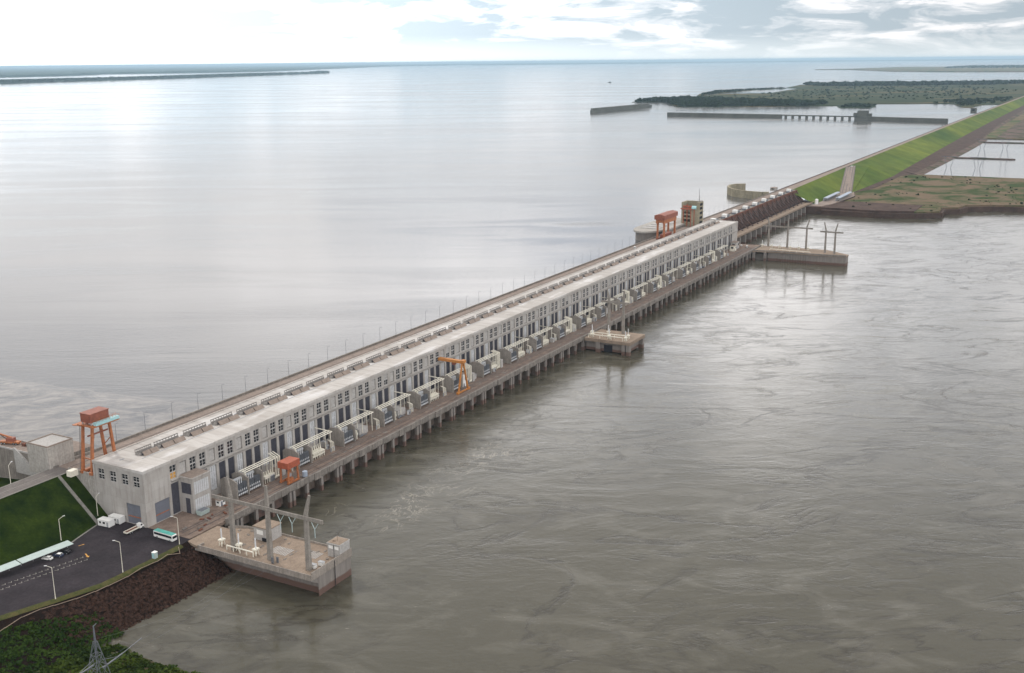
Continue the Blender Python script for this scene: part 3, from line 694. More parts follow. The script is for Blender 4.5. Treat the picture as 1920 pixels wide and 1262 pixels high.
# ------------------------------------------------------------------ unit equipment on the deck
def transformer():
    t = thing('transformer', 'x', 'transformer', (0,0,DK), 0, 'generator transformers along the deck')
    a = MB(); a.box(0.7,-11.0,0.5,8.7,-5.5,5.6); a.box(0.9,-10.5,0,8.5,-6,0.5); a.box(1.4,-10.4,5.6,8.0,-6.2,5.9); a.build('tank', M['trafo'], t)
    for s in range(2):
        a = MB()
        for i in range(9): a.box(0.9+s*4.0+i*0.40,-12.3,1.0,1.08+s*4.0+i*0.40,-11.0,6.6)
        a.build('radiator', M['trafo'], t)
    a = MB(); a.tube((1.5,-8.6,7.4),(8.0,-8.6,7.4),0.75,10); a.box(2.3,-8.8,5.9,2.6,-8.4,6.8); a.box(6.8,-8.8,5.9,7.1,-8.4,6.8); a.build('conservator', M['grey'], t)
    for i in range(3):
        a = MB(); x = 1.5+i*1.35
        a.tube((x,-11.6,5.6),(x,-11.9,9.2),0.24,7,0.16); a.tube((x,-11.6,5.3),(x,-11.6,5.9),0.36,7)
        a.build('bushing', M['porc'], t)
    for i in range(6):
        a = MB(); x = 1.3+i*1.25
        a.tube((x,-12.45,1.3),(x+0.2,-12.75,2.1),0.34,6); a.tube((x,-12.5,3.0),(x,-12.6,3.8),0.22,6)
        a.build('fan', M['porc'], t)
    return t
def blast_wall():
    a = MB(); a.ex_x([(-13.0,0),(-3.2,0),(-3.2,8.2),(-5.2,9.4),(-9.5,9.4),(-13.0,8.0)], -0.35, 0.35)
    return a.mesh('blast_wall', M['colc'])
def bus_duct(ln, drop):
    t = thing('bus_duct', 'x', 'bus duct', (0,0,DK), 0, 'cream bus ducts above the transformers')
    for i in range(3):
        a = MB(); y = -10.6+i*1.7; z = 9.9
        a.tube((0.2,y,z),(ln,y,z),0.24,7); a.tube((0.5+i*1.2,y,z),(0.5+i*1.2,y-0.8,6.8),0.26,7)
        if drop: a.tube((ln,y,z),(ln,y,2.0),0.26,7)
        else: a.tube((ln,y,z),(ln,0.4,z+0.3),0.28,7)
        a.build('pipe', M['cream'], t)
    a = MB()
    for x in (10.5, 19.0, ln-1.5): 
        a.bar((x,-10.6,0),(x,-10.6,9.6),0.28); a.bar((x,-7.2,0),(x,-7.2,9.6),0.28); a.box(x-0.15,-10.8,9.3,x+0.15,-7.0,9.6)
    a.build('support', M['cream'], t); return t
def gear(kind):
    t = thing('switchgear', 'x', 'switchgear', (0,0,DK), 0, 'cream switchgear between the transformers')
    if kind == 0:       # row of coils on a bed
        a = MB(); a.box(12.0,-11.6,1.4,21.5,-9.0,2.0)
        for i in range(6): a.box(12.2+i*1.75,-11.4,0,12.5+i*1.75,-11.1,1.4); a.box(12.2+i*1.75,-9.5,0,12.5+i*1.75,-9.2,1.4)
        a.build('stand', M['cream'], t)
        for i in range(6):
            a = MB(); x = 12.9+i*1.55; a.tube((x,-11.8,2.9),(x,-8.6,3.3),0.62,8); a.tube((x,-9.6,3.3),(x,-9.2,6.2),0.26,6); a.build('breaker', M['cream'], t)
    elif kind == 1:     # loose gear and one breaker stack
        a = MB(); a.tube((12.4,-11.6,0),(12.4,-11.6,4.6),0.35,7); a.tube((12.4,-11.6,4.4),(12.4,-8.2,5.6),0.45,7); a.tube((13.4,-11.0,2.0),(15.0,-9.4,3.2),0.55,7); a.tube((12.8,-10.2,0),(12.8,-10.2,3.6),0.3,6); a.build('breaker', M['cream'], t)
        a = MB(); a.box(17,-10.0,0,24.5,-3.5,3.6); a.build('cabinet', M['concp'], t)
        a = MB(); a.tube((14.5,-12,0.5),(19,-10.8,0.9),0.32,6); a.tube((16,-11.4,0.4),(21,-11.8,0.5),0.24,6); a.box(15.4,-9.4,0,16.6,-8.4,1.2); a.build('pipework', M['trafo'], t)
    else:               # tall frame of vertical pipes with a slatted screen
        for i in range(3):
            a = MB(); x = 21.0+i*1.5; a.tube((x,-10.8,1.2),(x,-10.8,10.2),0.32,7); a.tube((x,-10.8,10.2),(x+2.0,-5.0,10.8),0.3,7); a.tube((x,-10.8,1.2),(x-1.6,-11.6,1.0),0.42,7); a.build('pipe', M['cream'], t)
        a = MB(); a.box(12.6,-11.4,2.2,19.6,-9.2,3.5)
        for i in range(5): a.box(12.8+i*1.5,-11.2,0,13.05+i*1.5,-10.95,2.2); a.tube((13.2+i*1.5,-10.3,3.5),(13.2+i*1.5,-10.3,5.6),0.3,6)
        a.build('breaker', M['cream'], t)
        a = MB(); a.box(24.8,-11.6,0,27.0,-9.4,5.2); a.build('cabinet', M['concp'], t)
    return t
tr0 = transformer(); bwm = blast_wall(); bd = [bus_duct(29.0, False), bus_duct(23.0, True)]; gr = [gear(0), gear(1), gear(2)]
index_kids()
used = set()
def inst(proto):
    if proto.name in used: return copy_tree(proto)
    used.add(proto.name); return proto
gk = [2,0,1,1,0,2,2,0,0,2,0,1,2,0,2,1,0,1,2,0]
gname = ['row of cream cylinders on a stand', 'cream breaker stack with grey cabinet', 'cream frame of tall vertical pipes']
bwn = 0
spots = [(41.2, 'extra')] + [(UN0+UP*kk, kk) for kk in range(NU)]
for ui, (x, kk) in enumerate(spots):
    w = ordw(ui+1)
    o = inst(tr0); o.location = (x,0,DK); o['label'] = '%s dark grey radiator-fronted transformer counted along the deck from the near pier' % w
    for off in ((0.0,) if kk == 'extra' else (0.0, 9.5)):
        b = link('blast_wall', bwm, None, (x+off,0,DK)); bwn += 1
        tag(b, '%s grey concrete blast wall counted along the deck from the near pier' % ordw(bwn), 'blast wall', 'blast walls beside the transformers')
    if kk == 'extra': continue
    d_ = inst(bd[1 if gk[kk] == 2 else 0]); d_.location = (x,0,DK); d_['label'] = '%s three-pipe cream bus duct counted along the deck from the near pier' % ordw(kk+1)
    g_ = inst(gr[gk[kk]]); g_.location = (x,0,DK); g_['label'] = '%s behind the %s bus duct of the deck' % (gname[gk[kk]], ordw(kk+1))
rx = random.Random(41); cabn = 0
def deck_cabinet(lx, ly, h, m):
    t = thing('deck_cabinet', 'x', 'cabinet', (0,0,DK), 0, 'small cabinets on the tailrace deck')
    a = MB(); a.box(0,0,0.15,lx,ly,h); a.build('body', M[m], t); a = MB(); a.box(-0.06,-0.06,h,lx+0.06,ly+0.06,h+0.1); a.build('lid', M['grey'], t)
    a = MB(); a.box(0.1,-0.05,0.3,lx-0.1,0,h-0.2); a.build('door', M['trafo'], t); return t
def pipe_stand():
    t = thing('pipe_stand', 'x', 'pipe stand', (0,0,DK), 0, 'cream pipe stands on the tailrace deck')
    for i in range(3):
        a = MB(); a.tube((i*1.1,0,0),(i*1.1,0,5.4-i*0.4),0.22,6); a.tube((i*1.1,0,5.2-i*0.4),(i*1.1+1.8,3.4,5.4-i*0.4),0.2,6); a.build('pipe', M['cream'], t)
    a = MB(); a.box(-0.4,-0.25,2.0,2.6,-0.05,2.4); a.box(-0.4,-0.3,0,-0.1,0.3,2.0); a.box(2.3,-0.3,0,2.6,0.3,2.0); a.build('frame', M['grey'], t); return t
cabs = [deck_cabinet(1.6,1.2,2.2,'porc'), deck_cabinet(2.8,2.2,3.0,'concp'), deck_cabinet(1.2,3.0,1.7,'trafo')]; pst = pipe_stand(); index_kids(); psn = 0
for kk in range(NU):
    x = UN0+UP*kk
    for j in range(rx.choice((1,2,3))):
        if cabn and kk == 2: continue
        cabn += 1; o = inst(rx.choice(cabs)); o.location = (x+rx.uniform(11,33), rx.uniform(-13.2,-5), 9.7); o.rotation_euler = (0,0,rx.choice((0,0.02,PI/2)))
        o['label'] = '%s small cabinet among the cream switchgear counted from the near pier' % ordw(cabn)
    if rx.random() < 0.6:
        psn += 1; o = inst(pst); o.location = (x+rx.uniform(26,31), -11.5, 9.7); o['label'] = '%s three-pipe cream stand on the deck counted from the near pier' % ordw(psn)
# white switch house beside the semi portal crane and far end kiosks
def kiosk(x, y, z, lx, ly, h, label, m='white', cat='kiosk', roofm='vent', vent=False):
    t = thing('kiosk' if cat == 'kiosk' else cat.replace(' ','_'), label, cat, (x,y,z))
    a = MB(); a.box(0,0,0,lx,ly,h); a.build('wall', M[m], t)
    a = MB(); a.box(-0.2,-0.2,h,lx+0.2,ly+0.2,h+0.25); a.build('roof', M[roofm], t)
    a = MB(); a.box(0.15*lx,-0.06,0.05,0.15*lx+min(1.1,lx*.4),0,min(2.1,h*.85)); a.build('door', M['door'], t)
    a = MB(); a.box(-0.06,0.25*ly,h*0.5,0,0.75*ly,h*0.82); a.box(0.6*lx,-0.06,h*.5,0.9*lx,0,h*.82); a.build('window', M['glass'], t)
    return t
kiosk(238.0,-12.4,DK,3.0,3.4,8.0,'tall narrow white kiosk beside the orange semi portal crane')
kiosk(788,-8,DK,10,6,7.0,'pale flat-roofed kiosk at the far end of the tailrace deck','concp')
kiosk(776,-10,DK,6,5,5.5,'small cream kiosk between the last transformers and the far pier','cream')
kiosk(31.5,-8.2-3.2,DK,3.2,2.6,2.6,'little white site hut on the deck beside the annex','white','site hut','vent')

# orange gantry on the deck (semi portal)
sp = thing('semi_portal_crane', 'orange semi portal crane with A-frame leg leaning on the powerhouse facade rail', 'crane', (230,-17.2,9.86))
a = MB(); a.bar((-5.2,0,0.9),(-0.7,0,18.2),0.9,0.9,0.8,0.8); a.build('leg', M['yorange'], sp)
a = MB(); a.bar((5.2,0,0.9),(0.7,0,18.2),0.9,0.9,0.8,0.8); a.build('leg', M['yorange'], sp)
a = MB(); a.box(-1.3,-1.0,17.6,1.3,16.6,19.2); a.box(-1.5,-1.4,18.0,1.5,0.8,19.6); a.build('girder', M['yorange'], sp)
a = MB(); a.box(-6.4,-0.45,0.15,6.4,0.45,0.9); a.box(-6.8,-0.7,0.0,-5.0,0.7,1.4); a.box(5.0,-0.7,0.0,6.8,0.7,1.4); a.build('bogie', M['yorange'], sp)
a = MB(); a.box(-0.9,5,16.2,0.9,7,17.6); a.tube((0,6,12.5),(0,6,16.2),0.08,5); a.build('hoist', M['brown'], sp)
# small portal crane on the deck
pc = thing('deck_crane', 'small orange portal crane with red brown cab roof on the tailrace deck', 'crane', (65.5,-21.4,9.86))
for x in (0.6,7.6):
    for y in (0,4.6):
        a = MB(); a.bar((x,y,0.8),(x+(0.5 if x<2 else -0.5),y,8.2),0.7); a.build('leg', M['orange'], pc)
a = MB(); a.box(-0.2,-0.8,7.6,8.4,5.4,10.6); a.build('cab', M['redbr'], pc)
a = MB(); a.box(0,-0.4,0,8.2,0.4,0.9); a.box(0,4.2,0,8.2,5.0,0.9); a.box(2.6,0.6,0.3,5.0,3.2,2.0); a.build('bogie', M['orange'], pc)
a = MB(); a.tube((4.1,2.3,3.0),(4.1,2.3,7.6),0.15,6); a.box(3.3,1.7,2.4,4.9,2.9,4.0); a.build('hook_block', M['grey'], pc)
tk = thing('water_tank', 'small blue grey tank beside the red brown deck crane', 'tank', (77,-22.2,DK))
a = MB(); a.tube((0,0,0.6),(0,0,3.0),1.3,12); a.tube((0,0,3.0),(0,0,3.5),1.3,12,0.3); a.build('shell', M['bsheet'], tk)
a = MB(); a.box(-1.0,-1.0,0,-0.7,-0.7,0.6); a.box(0.7,-1,0,1.0,-0.7,0.6); a.box(-1,0.7,0,-0.7,1,0.6); a.box(0.7,0.7,0,1,1,0.6); a.build('leg', M['rail'], tk)

# crest portal cranes
nc = thing('crest_crane', 'tall orange portal crane with maroon machine house at the near end of the crest', 'crane', (0,31,28))
for (bx,by,tx) in ((0,6,2.4),(0.4,0.6,2.8),(13.0,6,11.2),(13.6,0.6,11.8)):
    a = MB(); a.bar((bx,by,1.2),(tx,by-0.1,21.6),1.15,1.15,1.0,1.0); a.build('leg', M['orange'], nc)
a = MB(); a.box(-1.0,-0.6,0.12,14.8,1.2,1.3); a.box(-1.0,5.4,0.12,14.8,6.7,1.3); a.build('bogie', M['orange'], nc)
a = MB(); a.box(0.2,-2.8,21.6,14.8,-1.0,22.3); a.box(0.2,4.6,21.6,14.8,6.8,22.3); a.box(0.6,-1.0,21.6,2.6,4.6,22.3); a.box(11.8,-1.0,21.6,13.8,4.6,22.3); a.box(-0.5,6.8,21.6,4.0,9.2,21.9); a.build('girder', M['orange'], nc)
a = MB(); a.box(2.0,-3.2,22.3,14.6,-1.2,23.6); a.build('walkway', M['teal'], nc)
a = MB(); a.box(1.0,-0.9,23.4,11.0,5.2,27.2); a.box(0.8,-1.1,27.2,11.2,5.4,27.5); a.build('machine_house', M['brown'], nc)
a = MB()
for x in (1.4,4.5,7.6,10.4): a.box(x,-0.7,22.3,x+0.4,-0.3,23.4); a.box(x,4.6,22.3,x+0.4,5.0,23.4)
a.build('machine_frame', M['grey'], nc)
a = MB(); a.bar((1.5,2.5,17.0),(12.4,2.5,17.0),0.6); a.tube((4.2,2.5,17.3),(4.2,2.5,22.3),0.08,5); a.tube((9.6,2.5,17.3),(9.6,2.5,22.3),0.08,5); a.box(3.5,2.0,15.2,4.6,3.0,16.8); a.build('lifting_beam', M['brown'], nc)
a = MB(); a.bar((0.6,0.6,7.0),(0.6,6,7.0),0.5); a.bar((12.6,5.9,9.5),(12.0,0.5,14.0),0.3); a.build('brace', M['orange'], nc)
a = MB(); a.box(-7.5,6.2,0,-3.6,9.0,2.6); 
tag(a.build('counterweight_crate', M['cream'], None, (1.2,31,28)), 'yellowish crate on the crest beside the near crane leg', 'crate')
a = MB(); a.box(0,0,0,4.6,2.4,2.6); a.box(-0.05,-0.05,2.6,4.65,2.45,2.7)
tag(a.build('machinery_crate', M['redbr'], None, (6.5,33.4,28.02)), 'red brown machinery crate standing under the near crest crane', 'crate')
a = MB(); a.tube((0,0,1.0),(3.0,0,1.0),1.0,10); a.box(0.2,-0.8,0,2.8,0.8,0.4)
tag(a.build('cable_drum', M['brown'], None, (13.2,39.6,28.02)), 'dark red cable drum on the crest behind the near crane', 'cable drum')
a = MB()
for y in (-3.2,-1.25):
    for i in range(8): a.bar((2.1+i*1.77,y,23.6),(2.1+i*1.77,y,24.6),0.07)
    a.bar((2.1,y,24.6),(14.5,y,24.6),0.08); a.bar((2.1,y,24.1),(14.5,y,24.1),0.06)
a.build('railing', M['orange'], nc)
a = MB(); a.bar((-0.7,6.6,1),(1.6,6.6,21.6),0.1); a.bar((-0.7,7.1,1),(1.6,7.1,21.6),0.1)
for i in range(26): f = i/26; a.bar((-0.7+2.3*f,6.6,1+20.6*f),(-0.7+2.3*f,7.1,1+20.6*f),0.07)
a.build('ladder', M['rail'], nc)
fc = thing('crest_crane', 'red orange portal crane with gabled machine house at the far end of the crest', 'crane', (709,41.5,28))
for x in (1.5,31):
    for y in (0.6,7.4):
        a = MB(); a.bar((x,y,1.0),(x,y,17.8),1.7,1.5); a.bar((x+(3.8 if x < 9 else -3.8),y,17.6),(x,y,14.6),1.0); a.build('leg', M['orange'], fc)
a = MB(); a.box(-1,-0.4,15.9,33,1.4,20.0); a.box(-1,6.6,15.9,33,8.4,20.0); a.box(-1,1.4,17.0,1.6,6.6,20.0); a.build('girder', M['orange'], fc)
a = MB(); a.ex_x([(-1.4,20.0),(9.4,20.0),(9.4,24.2),(4,25.4),(-1.4,24.2)], -3, 34); a.build('machine_house', M['brown'], fc)
a = MB(); a.box(-1,-0.3,0.12,34,1.4,1.1); a.box(-1,6.6,0.12,34,8.2,1.1); a.box(5,2,0.1,27,6,4.4); a.build('bogie', M['brown'], fc)

# ------------------------------------------------------------------ near switching pier
np_ = thing('switching_pier', 'near concrete switching pier with overhanging deck and brown tide band in the river', 'pier', (0,0,0))
S = MB(); S.ex_y([(2.2,-3),(21.0,-3),(21.0,8.6),(-3.9,8.6),(-3.9,7.9),(2.0,4.4)], -91.4, -31.0); S.box(0.2,-91.6,-3,1.9,-91.4,8.6)
S.ex_y([(4,-3),(14,-3),(14,8.2),(-0.5,8.2)], -31.0, -24.95); S.build('hull', M['hull'], np_)
S = MB(); S.prism([(-3.9,-91.4),(21.0,-91.4),(21.0,-53),(20.2,-46),(19.6,-38),(17.6,-33.5),(15.5,-31),(15.5,-24.95),(-1.8,-24.95),(-3.9,-33)], 8.6, 9.72); S.build('slab', M['deckp'], np_)
S = MB(); S.box(-4.3,-91.8,8.3,-3.9,-33.4,10.7); S.box(-3.9,-91.8,8.3,21.4,-91.4,11.6); S.box(10.0,-91.9,-3,10.3,-91.8,11.0)
S.box(21.0,-91.4,8.3,21.35,-53,10.5); S.ex_y([(-4.3,8.3),(-3.9,8.3),(-3.9,10.7),(-4.3,10.7)], -33.4, -33.0); S.box(-4.3,-33.4,9.72,-0.8,-32.9,10.6)
pts = [(21.1,-53),(20.3,-46),(19.7,-38),(17.7,-33.5),(15.6,-31)]
for p_, q_ in zip(pts, pts[1:]): S.bar((p_[0],p_[1],9.7),(q_[0],q_[1],9.7),0.35,1.9)
S.build('parapet', M['parap'], np_)
S = MB(); S.box(10.0,-91.95,-3,10.25,-91.81,11.0); S.build('joint', M['dark'], np_)
S = MB()
for i in range(9): S.box(6.0+0*i,-62-i*1.0,9.72,12.0,-61.5-i*1.0,9.84)
S.build('grating', M['concp'], np_); S = MB()
for i in range(6): S.box(9.5,-78-i*0.9,9.72,15.0,-77.55-i*0.9,9.84)
S.build('grating', M['concp'], np_)
S = MB(); rr_ = random.Random(5)
for i in range(26):
    x = rr_.uniform(2,18); y = rr_.uniform(-88,-36); S.box(x,y,9.72,x+rr_.uniform(.6,2.2),y+rr_.uniform(.5,1.4),9.72+rr_.uniform(.05,.3))
S.build('hatch', M['concd'], np_)
def gantry(label, loc, cols, beam, axis_x=0.0, btop=22.0, h=30.5, w=2.0):
    g = thing('line_gantry', label, 'gantry', loc)
    for (y, lean) in cols:
        a = MB(); a.bar((0,y,0),(0,y,btop+1.5),w,w*0.8,w*0.72,w*0.6); a.bar((0,y,btop+1.5),(0,y+lean,h),w*0.72,w*0.6,w*0.42,w*0.36); a.build('column', M['colc'], g)
    a = MB(); a.box(-w*0.62,beam[0],btop-0.6,-w*0.36-0.02,beam[1],btop+0.9); a.build('beam', M['colc'], g)
    return g
ng = gantry('three-column concrete line gantry with bent right tip standing on the near pier', (0.9,0,9.72), [(-48,0.9),(-67.2,0.0),(-86.6,-2.2)], (-95.6,-38.8), h=31.5)
for y in (-74.8, -80.6, -91.8):
    a = MB(); a.tube((-1.2,y-1.6,21.2),(-1.4,y,18.6),0.13,5); a.tube((-1.2,y+1.6,21.2),(-1.4,y,18.6),0.13,5); a.tube((-1.4,y,18.6),(-1.4,y,15.2),0.16,5); a.build('insulator_string', M['insul'], ng)
# breakers on the near pier
def pole_breaker(h=7.0):
    t = thing('post_insulator', 'x', 'post insulator', (0,0,DK), 0, 'post insulators on the switching piers')
    a = MB()
    for dx in (-0.9,0.9):
        for dy in (-0.7,0.7): a.tube((dx,dy,0),(dx*.8,dy*.8,2.4),0.2,6)
    a.box(-1.2,-1.0,2.3,1.2,1.0,2.9); a.tube((-1.4,-1.2,1.2),(1.4,1.2,2.0),0.36,7); a.build('stand', M['cream'], t)
    a = MB()
    z = 2.9
    while z < h:
        a.tube((0,0,z),(0,0,z+0.42),0.20,7,0.34); z += 0.42
    a.tube((0,0,h),(0,0,h+0.5),0.30,7,0.12); a.build('insulator', M['porc'], t); return t
pb = pole_breaker(); index_kids()
pl = [(1.8,-40.6,'first (shoreward) of the three post insulators on the near pier'),(1.6,-50.0,'middle one of the three post insulators on the near pier'),(1.4,-59.2,'outermost of the three post insulators on the near pier')]
pl += [(x,y,'post insulator %s on the middle pier' % w) for x,y,w in ((392,-27,'nearest the deck at the back'),(386,-30,'at the inner front corner'),(396,-38,'between the columns at the back'),(386,-43,'half way along the front edge'),(392,-55,'at the outer end of the back row'),(385,-56,'at the outer front corner'))]
pl += [(815,y,'%s post insulator from the deck on the far pier' % ordw(i+1)) for i,y in enumerate((-27.5,-37.5,-46,-57,-66,-75.5))]
for i, (x, y, lb) in enumerate(pl):
    o = inst(pb); o.location = (x,y,9.72 if i < 3 else 9.8); o['label'] = lb
def bus_tube(x0, y0, x1, y1, z, label, n=3, m='cream'):
    t = thing('bus_tube', label, 'bus tube', (x0,y0,0))
    a = MB(); a.tube((0,0,z),(x1-x0,y1-y0,z),0.3,7); a.build('pipe', M[m], t)
    a = MB()
    for i in range(n+1):
        f = i/n; a.tube(((x1-x0)*f,(y1-y0)*f,9.7),((x1-x0)*f,(y1-y0)*f,z),0.24,6)
    a.build('support', M[m], t)
bus_tube(-0.6,-45.5,-0.6,-59.5,11.8,'cream bus tube low along the front of the near pier',4)
bus_tube(389,-27,389,-55,12.6,'rear cream bus tube on the middle pier'); bus_tube(384,-28,384,-54,12.2,'front cream bus tube on the middle pier')
bus_tube(800,-40,797,-82,11.2,'long cream bus tube along the near edge of the far pier',6)
sh = thing('relay_house', 'square pale relay house on the near pier behind the middle gantry column', 'relay house', (12.8,-56.2,9.72))
a = MB(); a.box(0,0,0,7.6,8.2,5.6); a.build('wall', M['concp'], sh)
a = MB(); a.box(-0.3,-0.3,5.6,7.9,8.5,6.0); a.build('roof', M['deckp'], sh)
a = MB(); a.box(-0.06,3.2,2.6,0,6.6,4.6); a.build('window', M['white'], sh)
a = MB(); a.box(-0.4,1.0,0.1,0,3.6,1.5); a.build('ramp', M['dark'], sh)
ch = thing('control_hut', 'grey control hut with parapet roof on the outer corner of the near pier', 'control hut', (14.4,-91.35,9.72))
a = MB(); a.box(0,0,0,6.4,6.2,5.4); a.box(-0.25,-0.1,5.4,6.6,6.4,5.8); a.build('wall', M['concp'], ch)
a = MB(); a.box(0.1,0.2,5.8,6.2,6.1,5.95); a.box(1.5,3.8,5.95,2.3,4.6,6.5); a.tube((3,3.4,5.95),(3,3.4,8.2),0.12,6); a.build('roof', M['deckp'], ch)
a = MB(); a.box(-0.06,0.6,3.5,0,2.6,4.8); a.box(-0.06,3.4,3.5,0,5.6,4.8); a.build('window', M['white'], ch)
a = MB(); a.box(-0.05,2.9,0,0,3.1,5.4); a.build('joint', M['dark'], ch)
for (x,y,lb) in ((2.2,-88.4,'low white cabinet beside the outer gantry column on the near pier'),(5.4,-89.8,'low white cabinet against the end parapet of the near pier')):
    t = thing('cabinet', lb, 'cabinet', (x,y,9.72)); a = MB(); a.box(0,0,0.2,1.4,2.4,1.7); a.build('body', M['white'], t); a = MB(); a.box(-0.1,-0.1,1.7,1.5,2.5,1.85); a.build('lid', M['grey'], t); a = MB(); a.box(0,0.2,0,1.4,2.2,0.2); a.build('plinth', M['concd'], t)
t = thing('switch_cabinet', 'pair of dark upright switch cabinets beside the middle gantry column', 'switch cabinet', (-1.6,-70.6,9.72))
a = MB(); a.box(0,0,0,0.5,0.9,2.6); a.build('panel', M['trafo'], t); a = MB(); a.box(1.6,-1.2,0,2.1,-0.3,2.3); a.build('panel', M['trafo'], t)

# middle pier
mp = thing('middle_pier', 'middle concrete pier on square legs jutting from the tailrace deck', 'pier', (0,0,0))
S = MB(); S.box(382,-60.5,7.6,410,-25.55,9.8); S.build('slab', M['deckp'], mp)
S = MB(); S.box(385,-57,0.8,408,-25.6,7.6); S.build('wall', M['hull'], mp)
for (x,y) in ((382.4,-37.5),(382.4,-57.4),(407,-60),(382.4,-60.2)):
    S = MB(); S.box(x,y,-3,x+2.6,y+3.4,7.6); S.build('leg', M['hull'], mp)
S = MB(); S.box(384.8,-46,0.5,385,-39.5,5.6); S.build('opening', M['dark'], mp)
gantry('two-column concrete line gantry standing on the middle pier', (404.5,0,9.8), [(-34.5,1.6),(-45.8,-0.4)], (-50.5,-29), h=31.5, btop=22.5)

# far pier
fp = thing('far_pier', 'far concrete pier with fluted side reaching into the river below five columns', 'pier', (0,0,0))
S = MB(); S.box(793,-91,-3,824,-40,8.8); S.box(786.8,-28.5,-3,788.6,-25.6,8.8); S.box(788,-39.5,-3,791,-37,8.8); S.prism([(793,-91),(795,-118.2),(806,-118.2),(824,-91)], -3, 8.8)
for i in range(12): S.box(792.5,-52-i*2.6,-3,793,-50.8-i*2.6,7.6)
S.build('wall', M['hull'], fp)
S = MB(); S.prism([(786,-25.56),(791.6,-46),(791.8,-92),(795,-118.6),(806.4,-118.6),(826,-92),(826,-25.56)], 8.8, 9.8); S.build('slab', M['deckp'], fp)
S = MB(); S.bar((787,-26,10.1),(791.9,-46,10.1),0.4,1.6); S.bar((791.9,-46,10.1),(792,-92,10.1),0.4,1.6); S.bar((792,-92,10.1),(795,-118.4,10.1),0.4,1.6); S.build('parapet', M['concd'], fp)
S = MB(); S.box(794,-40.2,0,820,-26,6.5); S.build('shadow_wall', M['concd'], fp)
gantry('three-column concrete line gantry on the far pier seen against the river', (822,0,9.8), [(-32,1.4),(-52,0),(-71.5,-2.6)], (-78,-26), h=31, btop=21.5)
gantry('two-column concrete line gantry with splayed tips at the outer end of the far pier', (807,0,9.8), [(-94.5,2.0),(-104,-2.0)], (-112,-89), h=31, btop=21.5)

# ------------------------------------------------------------------ spillway and far bank
sw = thing('spillway', 'long concrete spillway with rusty red gates between the powerhouse and the green embankment', 'spillway', (0,0,0))
XS0, XS1 = L+3, 1186
S = MB(); S.ex_x([(22,-4),(54.8,-4),(54.8,20),(44,26.7),(40,20),(32,12),(22,6)], XS0, XS1); S.build('body', M['spill'], sw)
S = MB(); S.box(XS0,43.5,26.8,1190,54.0,28.0); S.build('pavement', M['crest'], sw)
n = 19; pmh = MB(); pmh.ex_x([(20,-3),(43,-3),(43,26.7),(34.6,27.6),(33.4,27.0),(25,15),(20,12.6)], -1.1, 1.1); pme = pmh.mesh('pier', M['spill'])
pit = (XS1-XS0-4)/(n-1)
for i in range(n): link('pier', pme, sw, (XS0+2+i*pit,0,0))
a = MB(); seg = [(33.8-3.2*math.sin(t*0.9), 15+12*math.cos(t*0.9*1.0)*0+t*12) for t in (0,)]
pts = [(30.5,12),(31.2,12),(33.4,17),(34.4,22),(34.4,26.6),(33.8,26.6),(33.0,22),(32.0,17)]
a.ex_x(pts, -pit/2+1.4, pit/2-1.4)
for s_ in (-1,1):
    a.bar((s_*4.5,33.0,24),(s_*4.5,22.4,15.5),0.8); a.bar((s_*4.5,31.4,15),(s_*4.5,22.4,15.0),0.8); a.bar((s_*4.5,33.4,19.5),(s_*4.5,22.4,15.2),0.6)
gme = a.mesh('gate', M['gate'])
for i in range(n-1):
    link('gate', gme, sw, (XS0+2+(i+0.5)*pit,0,0))
a = MB(); a.box(-3,35.4,28.2,3,40,31.4); a.box(-3.2,35.2,31.4,3.2,40.2,31.8); hh = a.mesh('hoist_house', M['white'])
a = MB(); a.box(4.5,35.2,28.0,10.5,39,30.2); hm = a.mesh('hoist_gear', M['trafo']); a = MB(); a.box(-10,35.2,28,-4.5,39,29.6); hm2 = a.mesh('hoist_motor', M['trafo'])
for i in range(9):
    x = 848 + i*38.8
    if x < XS1-6: o = link('hoist_house', hh, sw, (x,0,0)); link('hoist_gear', hm, o); link('hoist_motor', hm2, o)
a = MB(); a.box(XS0,35,27.0,XS1,41,28.0); a.build('hoist_deck', M['concd'], sw)
a = MB(); a.box(XS0,33.0,27.2,XS1,33.5,28.4)
for i in range(60): a.box(XS0+i*6.1,31.6,24.6+0,XS0+i*6.1+0.5,32.2,28.0)
a.build('beam', M['rust'], sw)
sb = thing('spillway_bridge', 'low concrete bridge in front of the rusty spillway gates', 'bridge', (0,0,0))
S = MB(); S.box(L+0.3,12.2,10.6,1196,21.6,12.0); S.build('slab', M['deckp'], sb)
S = MB(); S.box(L+0.3,11.7,10.9,1196,12.2,13.0); S.box(L+0.3,21.6,10.9,1196,22.1,13.0); S.build('parapet', M['deckp'], sb)
pmh = MB(); pmh.box(-1.2,10.2,-3,1.2,22.0,10.6); pme = pmh.mesh('pier', M['hull'])
for i in range(n): link('pier', pme, sb, (XS0+2+i*pit,0,0))
